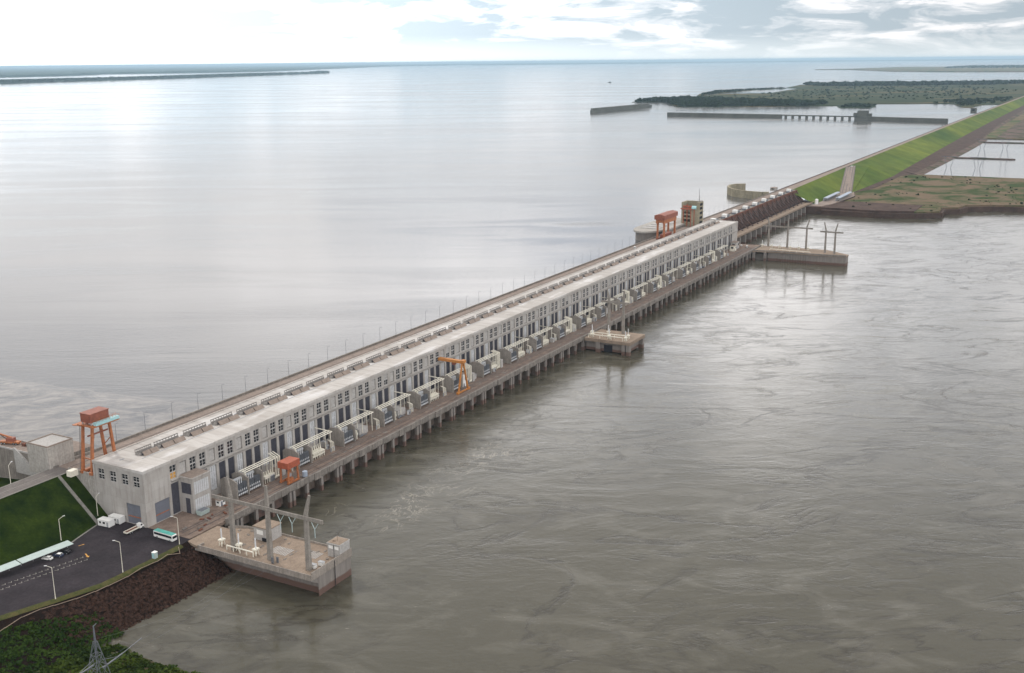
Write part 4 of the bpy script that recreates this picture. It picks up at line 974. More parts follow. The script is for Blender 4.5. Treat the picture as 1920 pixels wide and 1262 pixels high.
# side wall of the powerhouse end and spillway apron wall
# tower beyond the powerhouse
tw = thing('lift_tower', 'square grey green concrete tower with open shaft and red steelwork beyond the powerhouse roof', 'tower', (803,39.6,28.0))
S = MB(); S.box(0,0,0,16,2.0,26); S.box(0,16.8,0,16,18.8,26); S.box(14,2,0,16,16.8,26); S.box(0,2,0,4,8,20.0); S.box(0.6,8,0,4,16.8,5); 
for z in (8,12,16): S.box(0.6,8,z,4,16.8,z+1.6)
S.build('wall', M['tanc'], tw)
S = MB(); S.box(1,2,20.0,14,9,20.6); S.box(9,0.2,26,14,4,27.0); S.build('floor', M['conc'], tw)
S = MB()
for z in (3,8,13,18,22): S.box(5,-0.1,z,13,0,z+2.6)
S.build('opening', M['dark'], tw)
S = MB(); S.box(-1.2,6,18.4,1.2,19.6,19.4); S.box(-0.6,7,21.0,0.6,17,22.4); S.bar((-0.4,9,19),(-0.4,12,23),0.5); S.bar((-0.4,15.4,19),(-0.4,12,24),0.7)
for y in (8.2,12.4,16.6): S.bar((0.0,y,0),(0.0,y,21),0.7)
S.bar((-0.3,4.4,0),(-0.3,4.4,20),0.6); S.build('steelwork', M['redbr'], tw)
S = MB(); S.ex_y([(-1.5,19.2),(1.0,19.2),(0.2,22.6),(-1.5,21)], 2.0, 7.0); S.build('hopper', M['teal'], tw)
S = MB(); S.bar((11,3,27),(11,3,40),0.5,0.5,0.2,0.2); S.build('mast', M['rail'], tw)
# round intake pier and guide wall on the upstream side
rp = thing('round_pier', 'rounded concrete pier platform on the upstream side behind the far crest crane', 'pier', (0,0,0))
c = []
for i in range(25):
    t = PI*0.5 + PI*i/24; c.append((760+30*math.cos(t)*1.0, 75+16*math.sin(t)*1.0))
outl = [(840,55.0),(840,91)] + [(x,y) for x,y in c] + [(760,55.0)]
outl = [(840,54.9),(840,91)] + [(x, y) for x, y in c if y > 58] + [(740,54.9)]
S = MB(); S.prism(outl, 29.4, 31.2); S.build('slab', M['conc'], rp)
inn = [(lerp(770,x,0.93), lerp(73,y,0.9)) for x, y in outl]
S = MB(); S.prism(inn, 15, 29.4); S.build('wall', M['hull'], rp)
S = MB()
for i in range(4): S.box(752+i*14,64,31.2,762+i*14,84,31.8)
S.build('grid_cover', M['concp'], rp)
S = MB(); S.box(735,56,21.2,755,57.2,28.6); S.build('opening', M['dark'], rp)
S = MB(); path = [(1124,55.2),(1118,62),(1119,75),(1123,86),(1129,97),(1136,107),(1150,117),(1166,124),(1184,127),(1198,123),(1206,112)]
for p_, q_ in zip(path, path[1:]):
    d_ = Vector((q_[0]-p_[0], q_[1]-p_[1])); d_.normalize(); nx, ny = -d_.y*1.4, d_.x*1.4
    S.prism([(p_[0]-nx,p_[1]-ny),(p_[0]+nx,p_[1]+ny),(q_[0]+nx,q_[1]+ny),(q_[0]-nx,q_[1]-ny)], 15, 31.2)
tag(S.build('guide_wall', M['tanc']), 'curved hook-shaped concrete guide wall standing in the reservoir', 'wall')
kiosk(1160,56.5,28,11,7,4.0,'small stone kiosk where the curved guide wall meets the crest','conc')

# embankment
AL = []
S = MB()
cr = [(1186,41),(1544,46),(1565,44),(1610,46),(2250,50),(3000,53),(5200,55),(9000,56)]
A_,B_,C_,D_ = (1165,40,27.9),(1544,46,27.9),(1565,36,27.9),(1606,20,26.5)
F_,G_,H_,J_ = (1187,8,10),(1327,7,10),(1336,-8,10),(1602,-19,9.6)
S.poly([A_,F_,G_,B_])
S.poly([C_,H_,(1352,-7,9),J_,D_])
S.poly([(1565,46,27.9),C_,D_,(1610,46,27.9)])
S.poly([(1610,46,27.9),D_,J_,(1700,-16,9.6)])
toe = [(1700,-16),(2250,-6),(2612,0),(3300,8),(5200,20),(9000,22)]
crl = [(1610,46),(2250,50),(3000,53),(5200,55),(9000,56)]
xs = [1700+ (9000-1700)*(i/60)**1.6 for i in range(61)]
S.poly([(1610,46,27.9),(1700,-16,9.6),(1700,pw(1700,crl),27.9)])
for a_, b_ in zip(xs, xs[1:]): S.quad((a_,pw(a_,crl),27.9),(a_,pw(a_,toe),9.6),(b_,pw(b_,toe),9.6),(b_,pw(b_,crl),27.9))
struct('embankment', S, M['grassf'])
S = MB(); S.poly([(1163,43.6,27.95),(1163,54,27.95),(1600,55,27.95),(3000,62.5,27.95),(5200,64,27.95),(9000,66,27.95),(9000,56,27.95),(5200,55,27.95),(3000,53,27.95),(2250,50,27.95),(1610,46,27.95),(1565,46,27.95),(1544,46,27.95),(1165,40,27.95)])
struct('crest_road', S, M['crest'])
S = MB(); S.ex_x([(54,28),(56,28.5),(57,28.2),(70,18.5),(54,18.5)], 1182, 1600)
xs = [1600 + 7400*(i/40)**1.5 for i in range(41)]
for a_, b_ in zip(xs, xs[1:]):
    ya, yb = pw(a_,[(1600,54.5),(3000,62),(5200,63.5),(9000,65)]), pw(b_,[(1600,54.5),(3000,62),(5200,63.5),(9000,65)])
    S.add([(a_,ya,27.9),(a_,ya+2.2,28.4),(a_,ya+17,18.5),(b_,yb,27.9),(b_,yb+2.2,28.4),(b_,yb+17,18.5)], [(0,1,4,3),(1,2,5,4)])
struct('upstream_riprap', S, M['rockf'])
S = MB(); S.poly([(1544,46,28.02),(1327,7,10.12),(1336,-8,10.12),(1565,36,28.02)]); struct('ramp_road', S, M['crest'], fix=False)
S = MB()
for f in (0.22,0.5,0.78):
    a_ = Vector((1544,46,28.03)).lerp(Vector((1565,36,28.03)), f); b_ = Vector((1327,7,10.14)).lerp(Vector((1336,-8,10.14)), f)
    S.bar(a_, b_, 1.3, 0.3)
S.bar(Vector((1544,46,28.2)), Vector((1327,7,10.3)), 1.4, 0.6); S.bar(Vector((1565,36,28.2)), Vector((1336,-8,10.3)), 1.4, 0.6)
struct('ramp_kerb', S, M['road'])
# quay, paved yard and meadow on the far bank
S = MB(); S.prism([(1160,21.9),(1163,-7),(1158,-75),(1172,-122),(1240,-122),(1240,-6),(1352,-6),(1330,9),(1187,9),(1166,41)], -3, 9.3); struct('far_quay', S, M['rockf'])
S = MB(); S.prism([(1166,22),(1168,-4),(1200,-12),(1300,-20),(1352,-8),(1336,-8),(1327,7.5),(1187,9),(1168,36)], 9.3, 10.0); struct('far_yard', S, M['crest'])
mp_ = [(1172,-122),(1190,-150),(1232,-148),(1240,-166),(1268,-172),(1285,-200),(1297,-242),(1330,-420),(1380,-900),(1662,-900),(1662,-60),(1650,-40),(1602,-19),(1352,-8),(1300,-21),(1200,-13),(1166,-5)]
S = MB(); S.prism(mp_, -3, 8.6); struct('meadow', S, M['meadow'])
S = MB(); S.prism([(1155,-7),(1155,-77),(1169,-125),(1190,-154),(1230,-152),(1237,-169),(1265,-176),(1281,-202),(1293,-243),(1326,-421),(1376,-900),(1390,-900),(1340,-420),(1306,-242),(1292,-196),(1272,-166),(1246,-160),(1236,-143),(1196,-146),(1180,-120),(1167,-75),(1170,-7)], -3, 6.5); struct('rocky_shore', S, M['rockf'])
S = MB(); S.poly([(1352,-8,9.0),(1602,-19,9.8),(1700,-16,9.7),(1690,-36,6),(1640,-36,7.5),(1500,-30,8.8),(1400,-22,8.9)])
xs = [1700 + 7300*(i/40)**1.5 for i in range(41)]; rb = [(1690,-36),(2250,-45),(2583,-46),(3279,-22),(5200,0),(9000,2)]
for a_, b_ in zip(xs, xs[1:]): S.quad((a_,pw(a_,toe),9.7),(a_,pw(a_,rb),5.5),(b_,pw(b_,rb),5.5),(b_,pw(b_,toe),9.7))
struct('downstream_riprap', S, M['rockf'])
S = MB()
for a_, b_ in zip(xs, xs[1:]): S.quad((a_,pw(a_,rb),5.6),(a_,pw(a_,rb)-14,2.5),(b_,pw(b_,rb)-14,2.5),(b_,pw(b_,rb),5.6))
S.poly([(1640,-38,7),(1662,-58,4.5),(1700,-52,3),(1690,-36,5.6)])
struct('service_track', S, M['dyke'])
S = MB(); S.quad((1655,-2000,2.6),(2690,-2000,2.6),(2690,-30,2.6),(1655,-30,2.6)); 
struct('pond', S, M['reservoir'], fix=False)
S = MB(); S.prism([(2680,-3000),(9000,-3000),(9000,10),(2680,-40)], 0, 5.0); struct('marsh', S, M['marsh'])
S = MB(); S.prism([(2700,-70),(3900,-60),(3900,-1000),(2700,-1000)], 5.0, 5.3); struct('gravel_yard', S, M['dyke'])
for (x, y1, w, lb) in ((2081,-166,11,'nearer low earth dyke pointing into the ponds beyond the embankment'),(2547,-900,13,'farther low earth dyke crossing the ponds beyond the embankment')):
    S = MB(); S.prism([(x,-45),(x,y1+6),(x+w/2,y1),(x+w,y1+6),(x+w,-45)], 0, 4.6); tag(S.build('dyke', M['dyke']), lb, 'dyke')
S = MB(); S.prism([(1655,-2000),(1668,-2000),(1668,-70),(1658,-62),(1655,-62)], 0, 5.2); tag(S.build('dyke', M['dyke']), 'earth dyke between the brown meadow and the nearest pond', 'dyke')
# sheds, tank, far vehicles
for (x,y,lb) in ((1222,0.5,'upper of two long blue grey open sheds at the foot of the ramp road'),(1230,-14.5,'lower of two long blue grey open sheds at the foot of the ramp road')):
    t = thing('long_shed', lb, 'shed', (x,y,10))
    a = MB(); a.ex_x([(0,4.0),(6,4.0),(6,4.3),(3,5.2),(0,4.3)], 0, 78); a.build('roof', M['bsheet'], t)
    a = MB()
    for i in range(14):
        a.box(i*5.9+0.2,0.3,0,i*5.9+0.6,0.7,4.0); a.box(i*5.9+0.2,5.3,0,i*5.9+0.6,5.7,4.0)
    a.box(0.2,5.0,0,77,5.3,3.2); a.build('post', M['grey'], t)
t = thing('storage_tank', 'small white storage tank at the foot of the green embankment', 'tank', (1186,6.5,10))
a = MB(); a.tube((0,0,0),(0,0,6.4),2.2,14); a.tube((0,0,6.4),(0,0,7.4),2.2,14,0.2); a.build('shell', M['white'], t); a = MB(); a.box(-0.3,-2.6,0,0.3,-2.2,6.6); a.build('ladder', M['grey'], t)
# pylons in the ponds
def lattice(t, h, base, waist, wz, top, m):
    a = MB(); lv = [0, h*.22, h*.42, wz*h, h*.82, h]
    def hw(z):
        f = z/h
        return lerp(base, waist, f/wz) if f < wz else lerp(waist, top, (f-wz)/(1-wz))
    for i in range(len(lv)-1):
        z0, z1 = lv[i], lv[i+1]; a0, a1 = hw(z0), hw(z1)
        cs0 = [(-a0,-a0),(a0,-a0),(a0,a0),(-a0,a0)]; cs1 = [(-a1,-a1),(a1,-a1),(a1,a1),(-a1,a1)]
        for j in range(4):
            p0, p1 = (*cs0[j],z0), (*cs1[j],z1); n0, n1 = (*cs0[(j+1)%4],z0), (*cs1[(j+1)%4],z1)
            a.bar(p0,p1,m); a.bar(p0,n1,m*.6); a.bar(n0,p1,m*.6); a.bar(p1,n1,m*.6)
    return a
for (x,y,lb) in ((1668,-96,'left lattice pylon standing in the nearest pond'),(1668,-141,'right lattice pylon standing in the nearest pond'),(2116,-100,'left lattice pylon standing in the second pond'),(2133,-141,'right lattice pylon standing in the second pond')):
    t = thing('pylon', lb, 'pylon', (x,y,1.5), 0, 'pylons across the ponds')
    for s_ in (-1,1):
        a = MB()
        a.bar((0,s_*6.5,0),(0,s_*3.2,20),0.42); a.bar((0,s_*3.2,20),(0,s_*6.8,38),0.4); a.bar((0,s_*8.8,0),(0,s_*3.2,20),0.36); a.bar((0,s_*3.2,20),(0,s_*8.0,34),0.3); a.build('leg', M['steel'], t)
    a = MB(); a.bar((0,-13,38),(0,13,38),0.5,0.8); a.bar((0,-6.8,34),(0,6.8,34),0.3); a.build('crossarm', M['steel'], t)

# ------------------------------------------------------------------ vehicles and small things on the near bank
def wheels(t, xs, hw, r):
    for x in xs:
        for s_ in (-1,1):
            a = MB(); a.tube((x,s_*(hw-0.14),r),(x,s_*(hw+0.1),r),r,12); w_ = a.build('wheel', M['tyre'], t)
            b = MB(); b.tube((x,s_*(hw+0.0),r),(x,s_*(hw+0.13),r),r*.5,8); b.build('rim', M['grey'], w_)
def car(label, loc, rz, body, roofc=None, van=False, group=None):
    t = thing('parked_car', label, 'car', loc, rz, group)
    a = MB(); a.ex_y([(-2.1,0.35),(2.1,0.35),(2.15,0.75),(1.95,0.95),(0.95,1.0),(0.55,1.02),(-1.75,1.02),(-2.1,0.98)] if not van else [(-2.2,0.4),(2.2,0.4),(2.2,1.0),(1.6,1.15),(-2.2,1.15)], -0.85, 0.85); a.build('body', M[body], t)
    hr = 1.45 if not van else 1.95
    a = MB(); a.ex_y([(-1.7,1.02),(0.75,1.02),(0.2,hr-0.06),(-1.35,hr-0.06)] if not van else [(-2.15,1.15),(1.6,1.15),(1.1,hr-0.06),(-2.1,hr-0.06)], -0.74, 0.74); a.build('window', M['glass'], t)
    a = MB(); a.box(-1.35 if not van else -2.1,-0.76,hr-0.07,0.22 if not van else 1.1,0.76,hr); 
    for x0,x1 in (((0.75,0.2),(-1.7,-1.38)) if not van else ((1.6,1.1),(-2.15,-2.1))):
        for s_ in (-1,1): a.bar((x0,s_*0.75,1.03),(x1,s_*0.74,hr-0.03),0.1)
    a.build('roof', M[roofc or body], t)
    wheels(t, (-1.3,1.3), 0.78, 0.32)
    for s_ in (-1,1): a = MB(); a.box(2.1,s_*0.6-0.15,0.62,2.17,s_*0.6+0.15,0.78); a.build('headlight', M['porc'], t)
    return t
car('white car with pale roof parked half under the carport, leftmost of three', (-41.0,12.0,9.8), 1.85, 'white')
car('dark car with white roof parked half under the carport between two others', (-37.0,10.6,9.8), 1.85, 'navy', 'white')
car('black car deep in the carport shade, rightmost of three', (-33.6,10.6,9.8), 1.85, 'black')
car('white car driving on the crest road near the round pier', (648,47,28.0), 0.0, 'white', van=True)
car('white van parked on the crest beside the tall tower', (836,46,28.0), 0.1, 'white', van=True)
car('white car parked at the far end of the tailrace deck near the facade', (812,-6,9.8), 0.4, 'white')
car('white van parked at the far end of the tailrace deck near the pier', (806,-14,9.8), 0.3, 'white', van=True)
# yellow sign board by carport
t = thing('carport', 'long pale corrugated carport roof along the foot of the grass slope', 'carport', (-29.2,10.6,9.8), PI-0.135)
for i in range(3):
    u0 = i*22.5; a = MB(); a.ex_x([(-4.0,2.75),(0.3,2.35),(0.3,2.45),(-4.0,2.85)], u0+0.15, u0+22.2)
    for k_ in range(30): a.ex_x([(-4.0,2.86),(0.28,2.46),(0.28,2.5),(-4.0,2.9)], u0+0.3+k_*0.73, u0+0.5+k_*0.73)
    a.build('roof', M['sheet'], t)
a = MB()
for i in range(14): a.bar((1+i*5.0,-3.2,0),(1+i*5.0,-3.2,2.75),0.14)
a.build('post', M['grey'], t)
# bus
t = thing('bus', 'white coach with green roof and black window band on the parking lot', 'bus', (-4.6,-15.2,9.8), PI*1.49)
a = MB(); a.ex_y([(-5.6,0.4),(5.5,0.4),(5.65,1.4),(5.55,2.6),(5.3,3.0),(-5.5,3.0),(-5.6,2.8)], -1.22, 1.22); a.build('body', M['white'], t)
a = MB(); a.box(-5.2,-1.25,1.55,5.1,1.25,2.55); a.box(5.45,-1.1,1.5,5.66,1.1,2.6); a.build('window', M['glass'], t)
a = MB(); a.box(-5.5,-1.15,3.0,5.2,1.15,3.14); a.box(-1,-0.6,3.14,2,0.6,3.3); a.build('roof', M['busg'], t)
a = MB(); a.box(-5.66,-1.1,0.9,-5.58,1.1,2.6); a.build('rear_panel', M['redbr'], t)
wheels(t, (-3.6,3.8), 1.12, 0.48)
for s_ in (-1,1): a = MB(); a.box(5.62,s_*0.8-0.2,0.8,5.7,s_*0.8+0.2,1.05); a.build('headlight', M['porc'], t)
# flatbed truck
t = thing('flatbed_truck', 'white flatbed truck with rusty empty bed standing on the lot before the end door', 'truck', (-4.9,2.4,9.8), 0.02)
a = MB(); a.box(-5.2,-1.05,0.85,1.9,1.05,1.05); a.box(-5.2,-1.05,1.05,1.9,-0.97,1.5); a.box(-5.2,0.97,1.05,1.9,1.05,1.5); a.box(-5.2,-0.97,1.05,-5.1,0.97,1.5); a.build('bed', M['cream'], t)
a = MB(); a.box(-5.08,-0.96,1.05,1.8,0.96,1.12); a.build('bed_floor', M['rust'], t)
a = MB(); a.ex_y([(2.1,0.5),(4.6,0.5),(4.7,1.3),(4.0,1.5),(3.6,2.4),(2.1,2.4)], -1.0, 1.0); a.build('cab', M['white'], t)
a = MB(); a.box(2.5,-1.02,1.5,3.5,1.02,2.2); a.quad((4.03,-0.85,1.55),(4.03,0.85,1.55),(3.68,0.85,2.32),(3.68,-0.85,2.32)); a.build('window', M['glass'], t)
wheels(t, (-3.6,-2.4,3.6), 0.95, 0.45)
# portacabins
for (x,y,lb) in ((-8.2,13.9,'nearer white portable cabin on the lot beside the grass slope'),(-3.6,12.6,'white portable cabin on the lot closest to the powerhouse end wall')):
    t = thing('portable_cabin', lb, 'cabin', (x,y,9.8), 0.08)
    a = MB(); a.box(0,0,0.35,3.2,6.4,3.0); a.build('wall', M['white'], t); a = MB(); a.box(-0.08,-0.08,3.0,3.28,6.48,3.2); a.build('roof', M['white'], t)
    a = MB(); a.box(-0.04,2.4,1.5,0,3.6,2.4); a.box(-0.04,4.6,1.5,0,5.6,2.4); a.build('window', M['glass'], t); a = MB(); a.box(-0.05,0.6,0.4,0,1.5,2.5); a.build('door', M['grey'], t)
    a = MB(); a.box(0.2,0.4,0,3.0,0.8,0.35); a.box(0.2,5.6,0,3.0,6.0,0.35); a.build('skid', M['rail'], t)
# small things
t = thing('electrical_box', 'pale green upright electrical box on the verge above the rocky bank', 'box', (-20.6,-25.9,9.8)); a = MB(); a.box(0,0,0,1.7,1.5,2.5); a.build('body', M['sheet'], t); a = MB(); a.box(-0.1,-0.1,2.5,1.8,1.6,2.65); a.build('lid', M['white'], t); a = MB(); a.box(-0.04,0.2,0.2,0,1.3,2.3); a.build('door', M['teal'], t)
t = thing('skip', 'pale green waste skip on the deck before the annex', 'skip', (19.5,-12.2,9.72)); a = MB(); a.ex_x([(0.5,0.2),(3.0,0.2),(3.6,2.2),(0,2.2)], 0, 5.0); a.build('body', M['sheet'], t); a = MB(); a.ex_x([(0.3,2.0),(3.3,2.0),(3.3,2.25),(0.3,2.25)], 0.2, 4.8); a.build('load', M['trafo'], t)
rnd = random.Random(11)
for i in range(14):
    x, y = rnd.uniform(4,34), rnd.uniform(-22,-13)
    a = MB(); l_ = rnd.uniform(1.2,3.4)
    a.box(-l_/2,-0.4,0,l_/2,0.4,0.25); a.box(-l_/2+.1,-0.35,0.25,l_/2-.2,0.3,0.5)
    o = a.build('timber_stack', M['rust'] if i % 3 else M['concd'], None, (x,y,9.72)); o.rotation_euler = (0,0,rnd.uniform(0,3))
    tag(o, 'low dark stack of timber lying about on the deck before the annex', 'timber', 'timber stacks on the near deck')
def lamp(x, y, z, h, rz, label, base=9.8):
    t = thing('street_lamp', label, 'street lamp', (x,y,z), rz, 'street lamps of the parking lot')
    a = MB(); a.tube((0,0,0),(0,0,0.9),0.2,8,0.17); a.tube((0,0,0.9),(0,0,h),0.15,8,0.09); a.build('pole', M['cream'], t)
    a = MB(); a.tube((0,0,h),(1.9,0,h+0.9),0.08,6); a.build('arm', M['cream'], t)
    a = MB(); a.box(1.7,-0.17,h+0.8,2.6,0.17,h+1.0); a.build('lamp_head', M['porc'], t); return t
lamp(-61.9,-18.6,9.8,12.6,2.2,'street lamp on the lot edge above the green part of the bank')
lamp(-34.7,-23.6,9.8,12.6,2.2,'middle street lamp on the lot edge above the rocks')
lamp(-5.7,-24.3,9.8,11.6,2.3,'street lamp beside the bus at the corner of the near pier')
lamp(-28.8,18.6,11.5,9.5,-0.3,'street lamp on the grass slope behind the carport')
lamp(-4.6,24.9,10.2,10.5,0.2,'street lamp at the foot of the slope beside the wing wall')
lamp(-23.2,54.5,27.2,9.0,0.3,'street lamp behind the crest road before the dark abutment wall')
# meandering low cable fence on the rocky bank
S = MB(); pts = [(-92,-19,7.0),(-83,-18.2,7.9),(-76,-18.0,8.6),(-69,-19.6,8.9),(-64.5,-21,8.6),(-57,-23.4,8.3),(-50,-25.6,8.6),(-44.8,-26.6,8.8),(-36,-27.4,8.9),(-28,-26.9,9.2),(-21,-27.6,9.0),(-15,-27.2,9.3),(-10.6,-29.4,8.4),(-8.4,-26.5,9.7)]
for p_, q_ in zip(pts, pts[1:]): S.tube((p_[0],p_[1],p_[2]+0.35),(q_[0],q_[1],q_[2]+0.5),0.13,6)
tag(S.build('cable_duct', M['deckp']), 'meandering pale cable duct along the top of the rocky bank', 'cable duct')
# lattice tower in the foreground
tt = thing('lattice_tower', 'grey steel lattice tower rising from the bushy shore in the foreground', 'tower', (-95,-80.5,0.8))
lattice(tt, 25, 4.6, 1.9, 0.66, 0.45, 0.16).build('body', M['steel'], tt)
a = MB(); a.bar((0,0,25),(0,0,30.4),0.5,0.5,0.3,0.3); a.bar((0,0,30.2),(0.9,-0.4,30.9),0.2); a.build('peak', M['steel'], tt)
a = MB(); a.bar((-1.0,0.6,17.0),(-11,0.6,16.6),0.38,0.42,0.25,0.25); a.bar((-8,0.6,16.7),(-0.8,0.5,19.0),0.12); a.build('crossarm', M['steel'], tt)
a = MB(); a.bar((0.8,-1.2,15.6),(9,-1.2,16.6),0.38,0.42,0.3,0.3); a.bar((9,-1.2,16.6),(17,-1.2,18.0),0.16); a.bar((7,-1.2,16.4),(0.8,-1.0,18.4),0.12); a.build('crossarm', M['steel'], tt)

for (y, tz, ty, lb) in ((-74.8,17.4,-79.9,'thin conductor from the inner insulator of the near gantry to the lattice tower'),(-80.6,16.4,-81.7,'thin conductor from the middle insulator of the near gantry to the lattice tower'),(-91.8,25.5,-80.5,'thin conductor from the outer insulator of the near gantry to the lattice tower')):
    S = MB(); p0, p1 = Vector((-0.5,y,24.9)), Vector((-94,ty,tz+0.8)); prev = p0
    for i in range(1,17):
        f = i/16; q = p0.lerp(p1, f); q.z -= 4*5.0*f*(1-f); S.tube(prev, q, 0.02, 4); prev = q
    tag(S.build('conductor', M['steel']), lb, 'conductor', 'conductors of the near line')
# mobile crane on the abutment quay
t = thing('mobile_crane', 'orange mobile crane with lowered boom on the abutment quay', 'mobile crane', (6.2,93.5,30.0), 1.9)
a = MB(); a.box(-5,-1.2,0.7,4.5,1.2,1.6); a.build('chassis', M['orange'], t); wheels(t, (-3.8,-2.4,2.2,3.6), 1.1, 0.6)
a = MB(); a.box(-2.4,-1.2,1.6,1.2,1.2,3.3); a.build('cab', M['brown'], t); a = MB(); a.bar((-1,0,3.2),(11,0,6.4),0.7,0.7,0.45,0.45); a.build('boom', M['orange'], t); a = MB(); a.bar((0.5,0,1.8),(4.6,0,4.4),0.35); a.build('ram', M['rail'], t)
for i, (x,y,m,lb) in enumerate(((6.8,84.2,'rust','dark scrap pile left of the block house on the quay'),(7.4,80.5,'trafo','grey machinery case on the quay near the block house'))):
    t = thing('machinery', lb, 'machinery', (x,y,30.0)); a = MB(); a.box(0,0,0,1.6,2.2,1.4); a.build('body', M[m], t); a = MB(); a.tube((0.8,-1.6,0.5),(0.8,0,0.9),0.4,7); a.build('motor', M['rail'], t)

# ------------------------------------------------------------------ far reservoir works
lw = thing('lock_wall', 'long low grey navigation lock wall across the far reservoir', 'lock wall', (0,0,0))
S = MB(); S.prism([(3186,990),(3160,600),(3174,600),(3200,990)], 15, 31.5); S.build('wall', M['lockc'], lw)
S = MB(); S.prism([(3160,599),(3132,370),(3146,370),(3174,599)], 28, 31); S.build('bridge', M['lockc'], lw)
S = MB()
for i in range(10):
    f = i/9; x, y = lerp(3160,3134,f), lerp(586,384,f); S.box(x,y-3,15,x+10,y+3,28)
S.build('bridge_pier', M['lockc'], lw)
S = MB(); S.prism([(3134,369),(3066,95),(3082,95),(3150,369)], 15, 31); S.build('gate_wall', M['lockc'], lw)
S = MB(); S.box(3128,330,31,3150,360,48); S.box(3132,362,31,3140,372,41); S.box(3126,318,31,3136,328,40); S.build('gate_tower', M['lockc'], lw)
kiosk(3470,66,28,26,16,17,'dark square gate house at the end of the lock wall by the crest','lockc','gate house','lockc')
S = MB(); S.prism([(3302,1318),(3310,1330),(3560,1322),(3812,1310),(3806,1292),(3551,1300)], 15, 30); S.prism([(3312,1322),(3316,1330),(3560,1319),(3800,1307),(3800,1299),(3551,1304)], 30, 36)
tag(S.build('breakwater', M['lockc']), 'dark detached breakwater lying in the far reservoir', 'breakwater')
S = MB(); S.ex_y([(-16,0),(14,0),(20,4),(-17,4)], -4, 4); bt = thing('barge', 'tiny dark boat far out on the bright reservoir', 'boat', (8329,3480,ZW-1), 1.6)
S.build('hull', M['dark'], bt); S = MB(); S.box(-8,-3,4,2,3,9); S.build('cabin', M['dark'], bt); S = MB(); S.tube((-3,0,9),(-3,0,15),0.5,6); S.build('mast', M['dark'], bt)
# islands
def prism_struct(name, poly, z0, z1, m): S = MB(); S.prism(poly, z0, z1); return struct(name, S, m)
isl = [(4266,1570),(4310,1510),(4340,1440),(4122,1340),(3855,1198),(3861,1095),(3906,1016),(4031,774),(4053,725),(4081,650),(4300,622),(4372,431),(4418,349),(4396,250),(4076,176),(4083,149),(4330,140),(4400,72),(9500,72),(8332,298),(8019,546),(7866,693),(7935,740),(7841,1057),(7828,1252),(7598,1444),(7579,1683),(6758,1559),(6657,1444),(6183,1404),(5618,1345),(5601,1436),(5472,1557),(5178,1534),(4994,1531),(4500,1590)]
prism_struct('island', isl, 15, 22.6, M['island'])
prism_struct('island_spit', [(4994,1531),(5358,1600),(5467,1588),(5859,1616),(6201,1618),(6646,1529),(6758,1559),(6403,1680),(6002,1768),(5450,1674)], 15, 22.3, M['island'])
prism_struct('islet', [(3925,589),(3955,485),(4117,495),(4226,521),(4265,601),(4253,640),(4060,630)], 15, 22.4, M['island'])
prism_struct('far_island', [(18251,4193),(18389,3714),(15390,2444),(14614,1468),(14631,781),(14500,200),(22000,200),(22484,1382),(21933,2365),(22692,3529),(19511,3762)], 15, 30, M['marsh'])
prism_struct('far_shore', [(7544,10275),(8988,10745),(10414,10902),(12699,11599),(15835,12554),(17685,13923),(16384,14700),(13600,13700),(11441,12900),(9800,12900),(6000,13500),(5600,10400)], 15, 34, M['hill'])
prism_struct('far_hills', [(11500,16539),(13327,16610),(14717,17417),(16432,18783),(17892,17921),(20858,18220),(45000,31672),(90000,42000),(90000,90000),(10000,90000)], 15, 58, M['hill'])
prism_struct('horizon_shore', [(52000,31000),(60000,24000),(70000,14000),(74000,4000),(90000,4000),(90000,40000)], 15, 60, M['hill'])
def in_poly(x, y, poly):
    c = False; n = len(poly)
    for i in range(n):
        x0,y0 = poly[i]; x1,y1 = poly[i-1]
        if (y0 > y) != (y1 > y) and x < (x1-x0)*(y-y0)/(y1-y0)+x0: c = not c
    return c
def clump(S, x, y, z, r, h, rnd, nq=14):
    for i in range(nq):
        a = rnd.uniform(0,2*PI); e = rnd.uniform(-0.2,1.0); d = rnd.uniform(.45,1)
        cx, cy, cz = x+math.cos(a)*r*d*math.cos(e*1.2), y+math.sin(a)*r*d*math.cos(e*1.2), z+h*(0.45+0.5*e*d)
        s = r*rnd.uniform(.28,.6); u = Vector((rnd.uniform(-1,1),rnd.uniform(-1,1),rnd.uniform(-.5,.5))).normalized()*s
        v = u.cross(Vector((rnd.uniform(-1,1),rnd.uniform(-1,1),rnd.uniform(-1,1)))).normalized()*s*0.8
        c_ = Vector((cx,cy,cz)); S.add([c_-u-v*.6, c_+u*.7-v, c_+u+v*.7, c_-u*.6+v], [(0,1,2,3)])
rnd = random.Random(21); S = MB()
def wood(poly, dens, hr, m, cond=None):
    pass
wood_zones = [([(4266,1560),(4340,1440),(4122,1340),(3865,1195),(3868,1095),(3912,1016),(4036,774),(4058,725),(4300,715),(4420,900),(4600,1200),(4760,1480),(4560,1580)], 1700, (9,15)),
 ([(7300,1560),(7560,1650),(7598,1440),(7828,1252),(7841,1057),(7935,740),(8019,546),(8332,298),(9400,90),(8600,90),(7700,420),(7400,900),(7150,1300)], 1100, (14,24)),
 ([(3930,585),(3958,490),(4117,500),(4220,525),(4258,600),(4240,632)], 90, (5,8)),
 ([(5100,1545),(5467,1592),(6201,1624),(6646,1535),(6740,1565),(6403,1675),(6002,1760),(5460,1668)], 300, (5,9)),
 ([(4420,345),(4400,255),(4180,195),(4330,145),(4700,90),(5200,100),(4800,300)], 200, (5,10)),
 ([(5000,1400),(4700,800),(4900,300),(6500,150),(7300,600),(6900,1300)], 420, (4,8))]
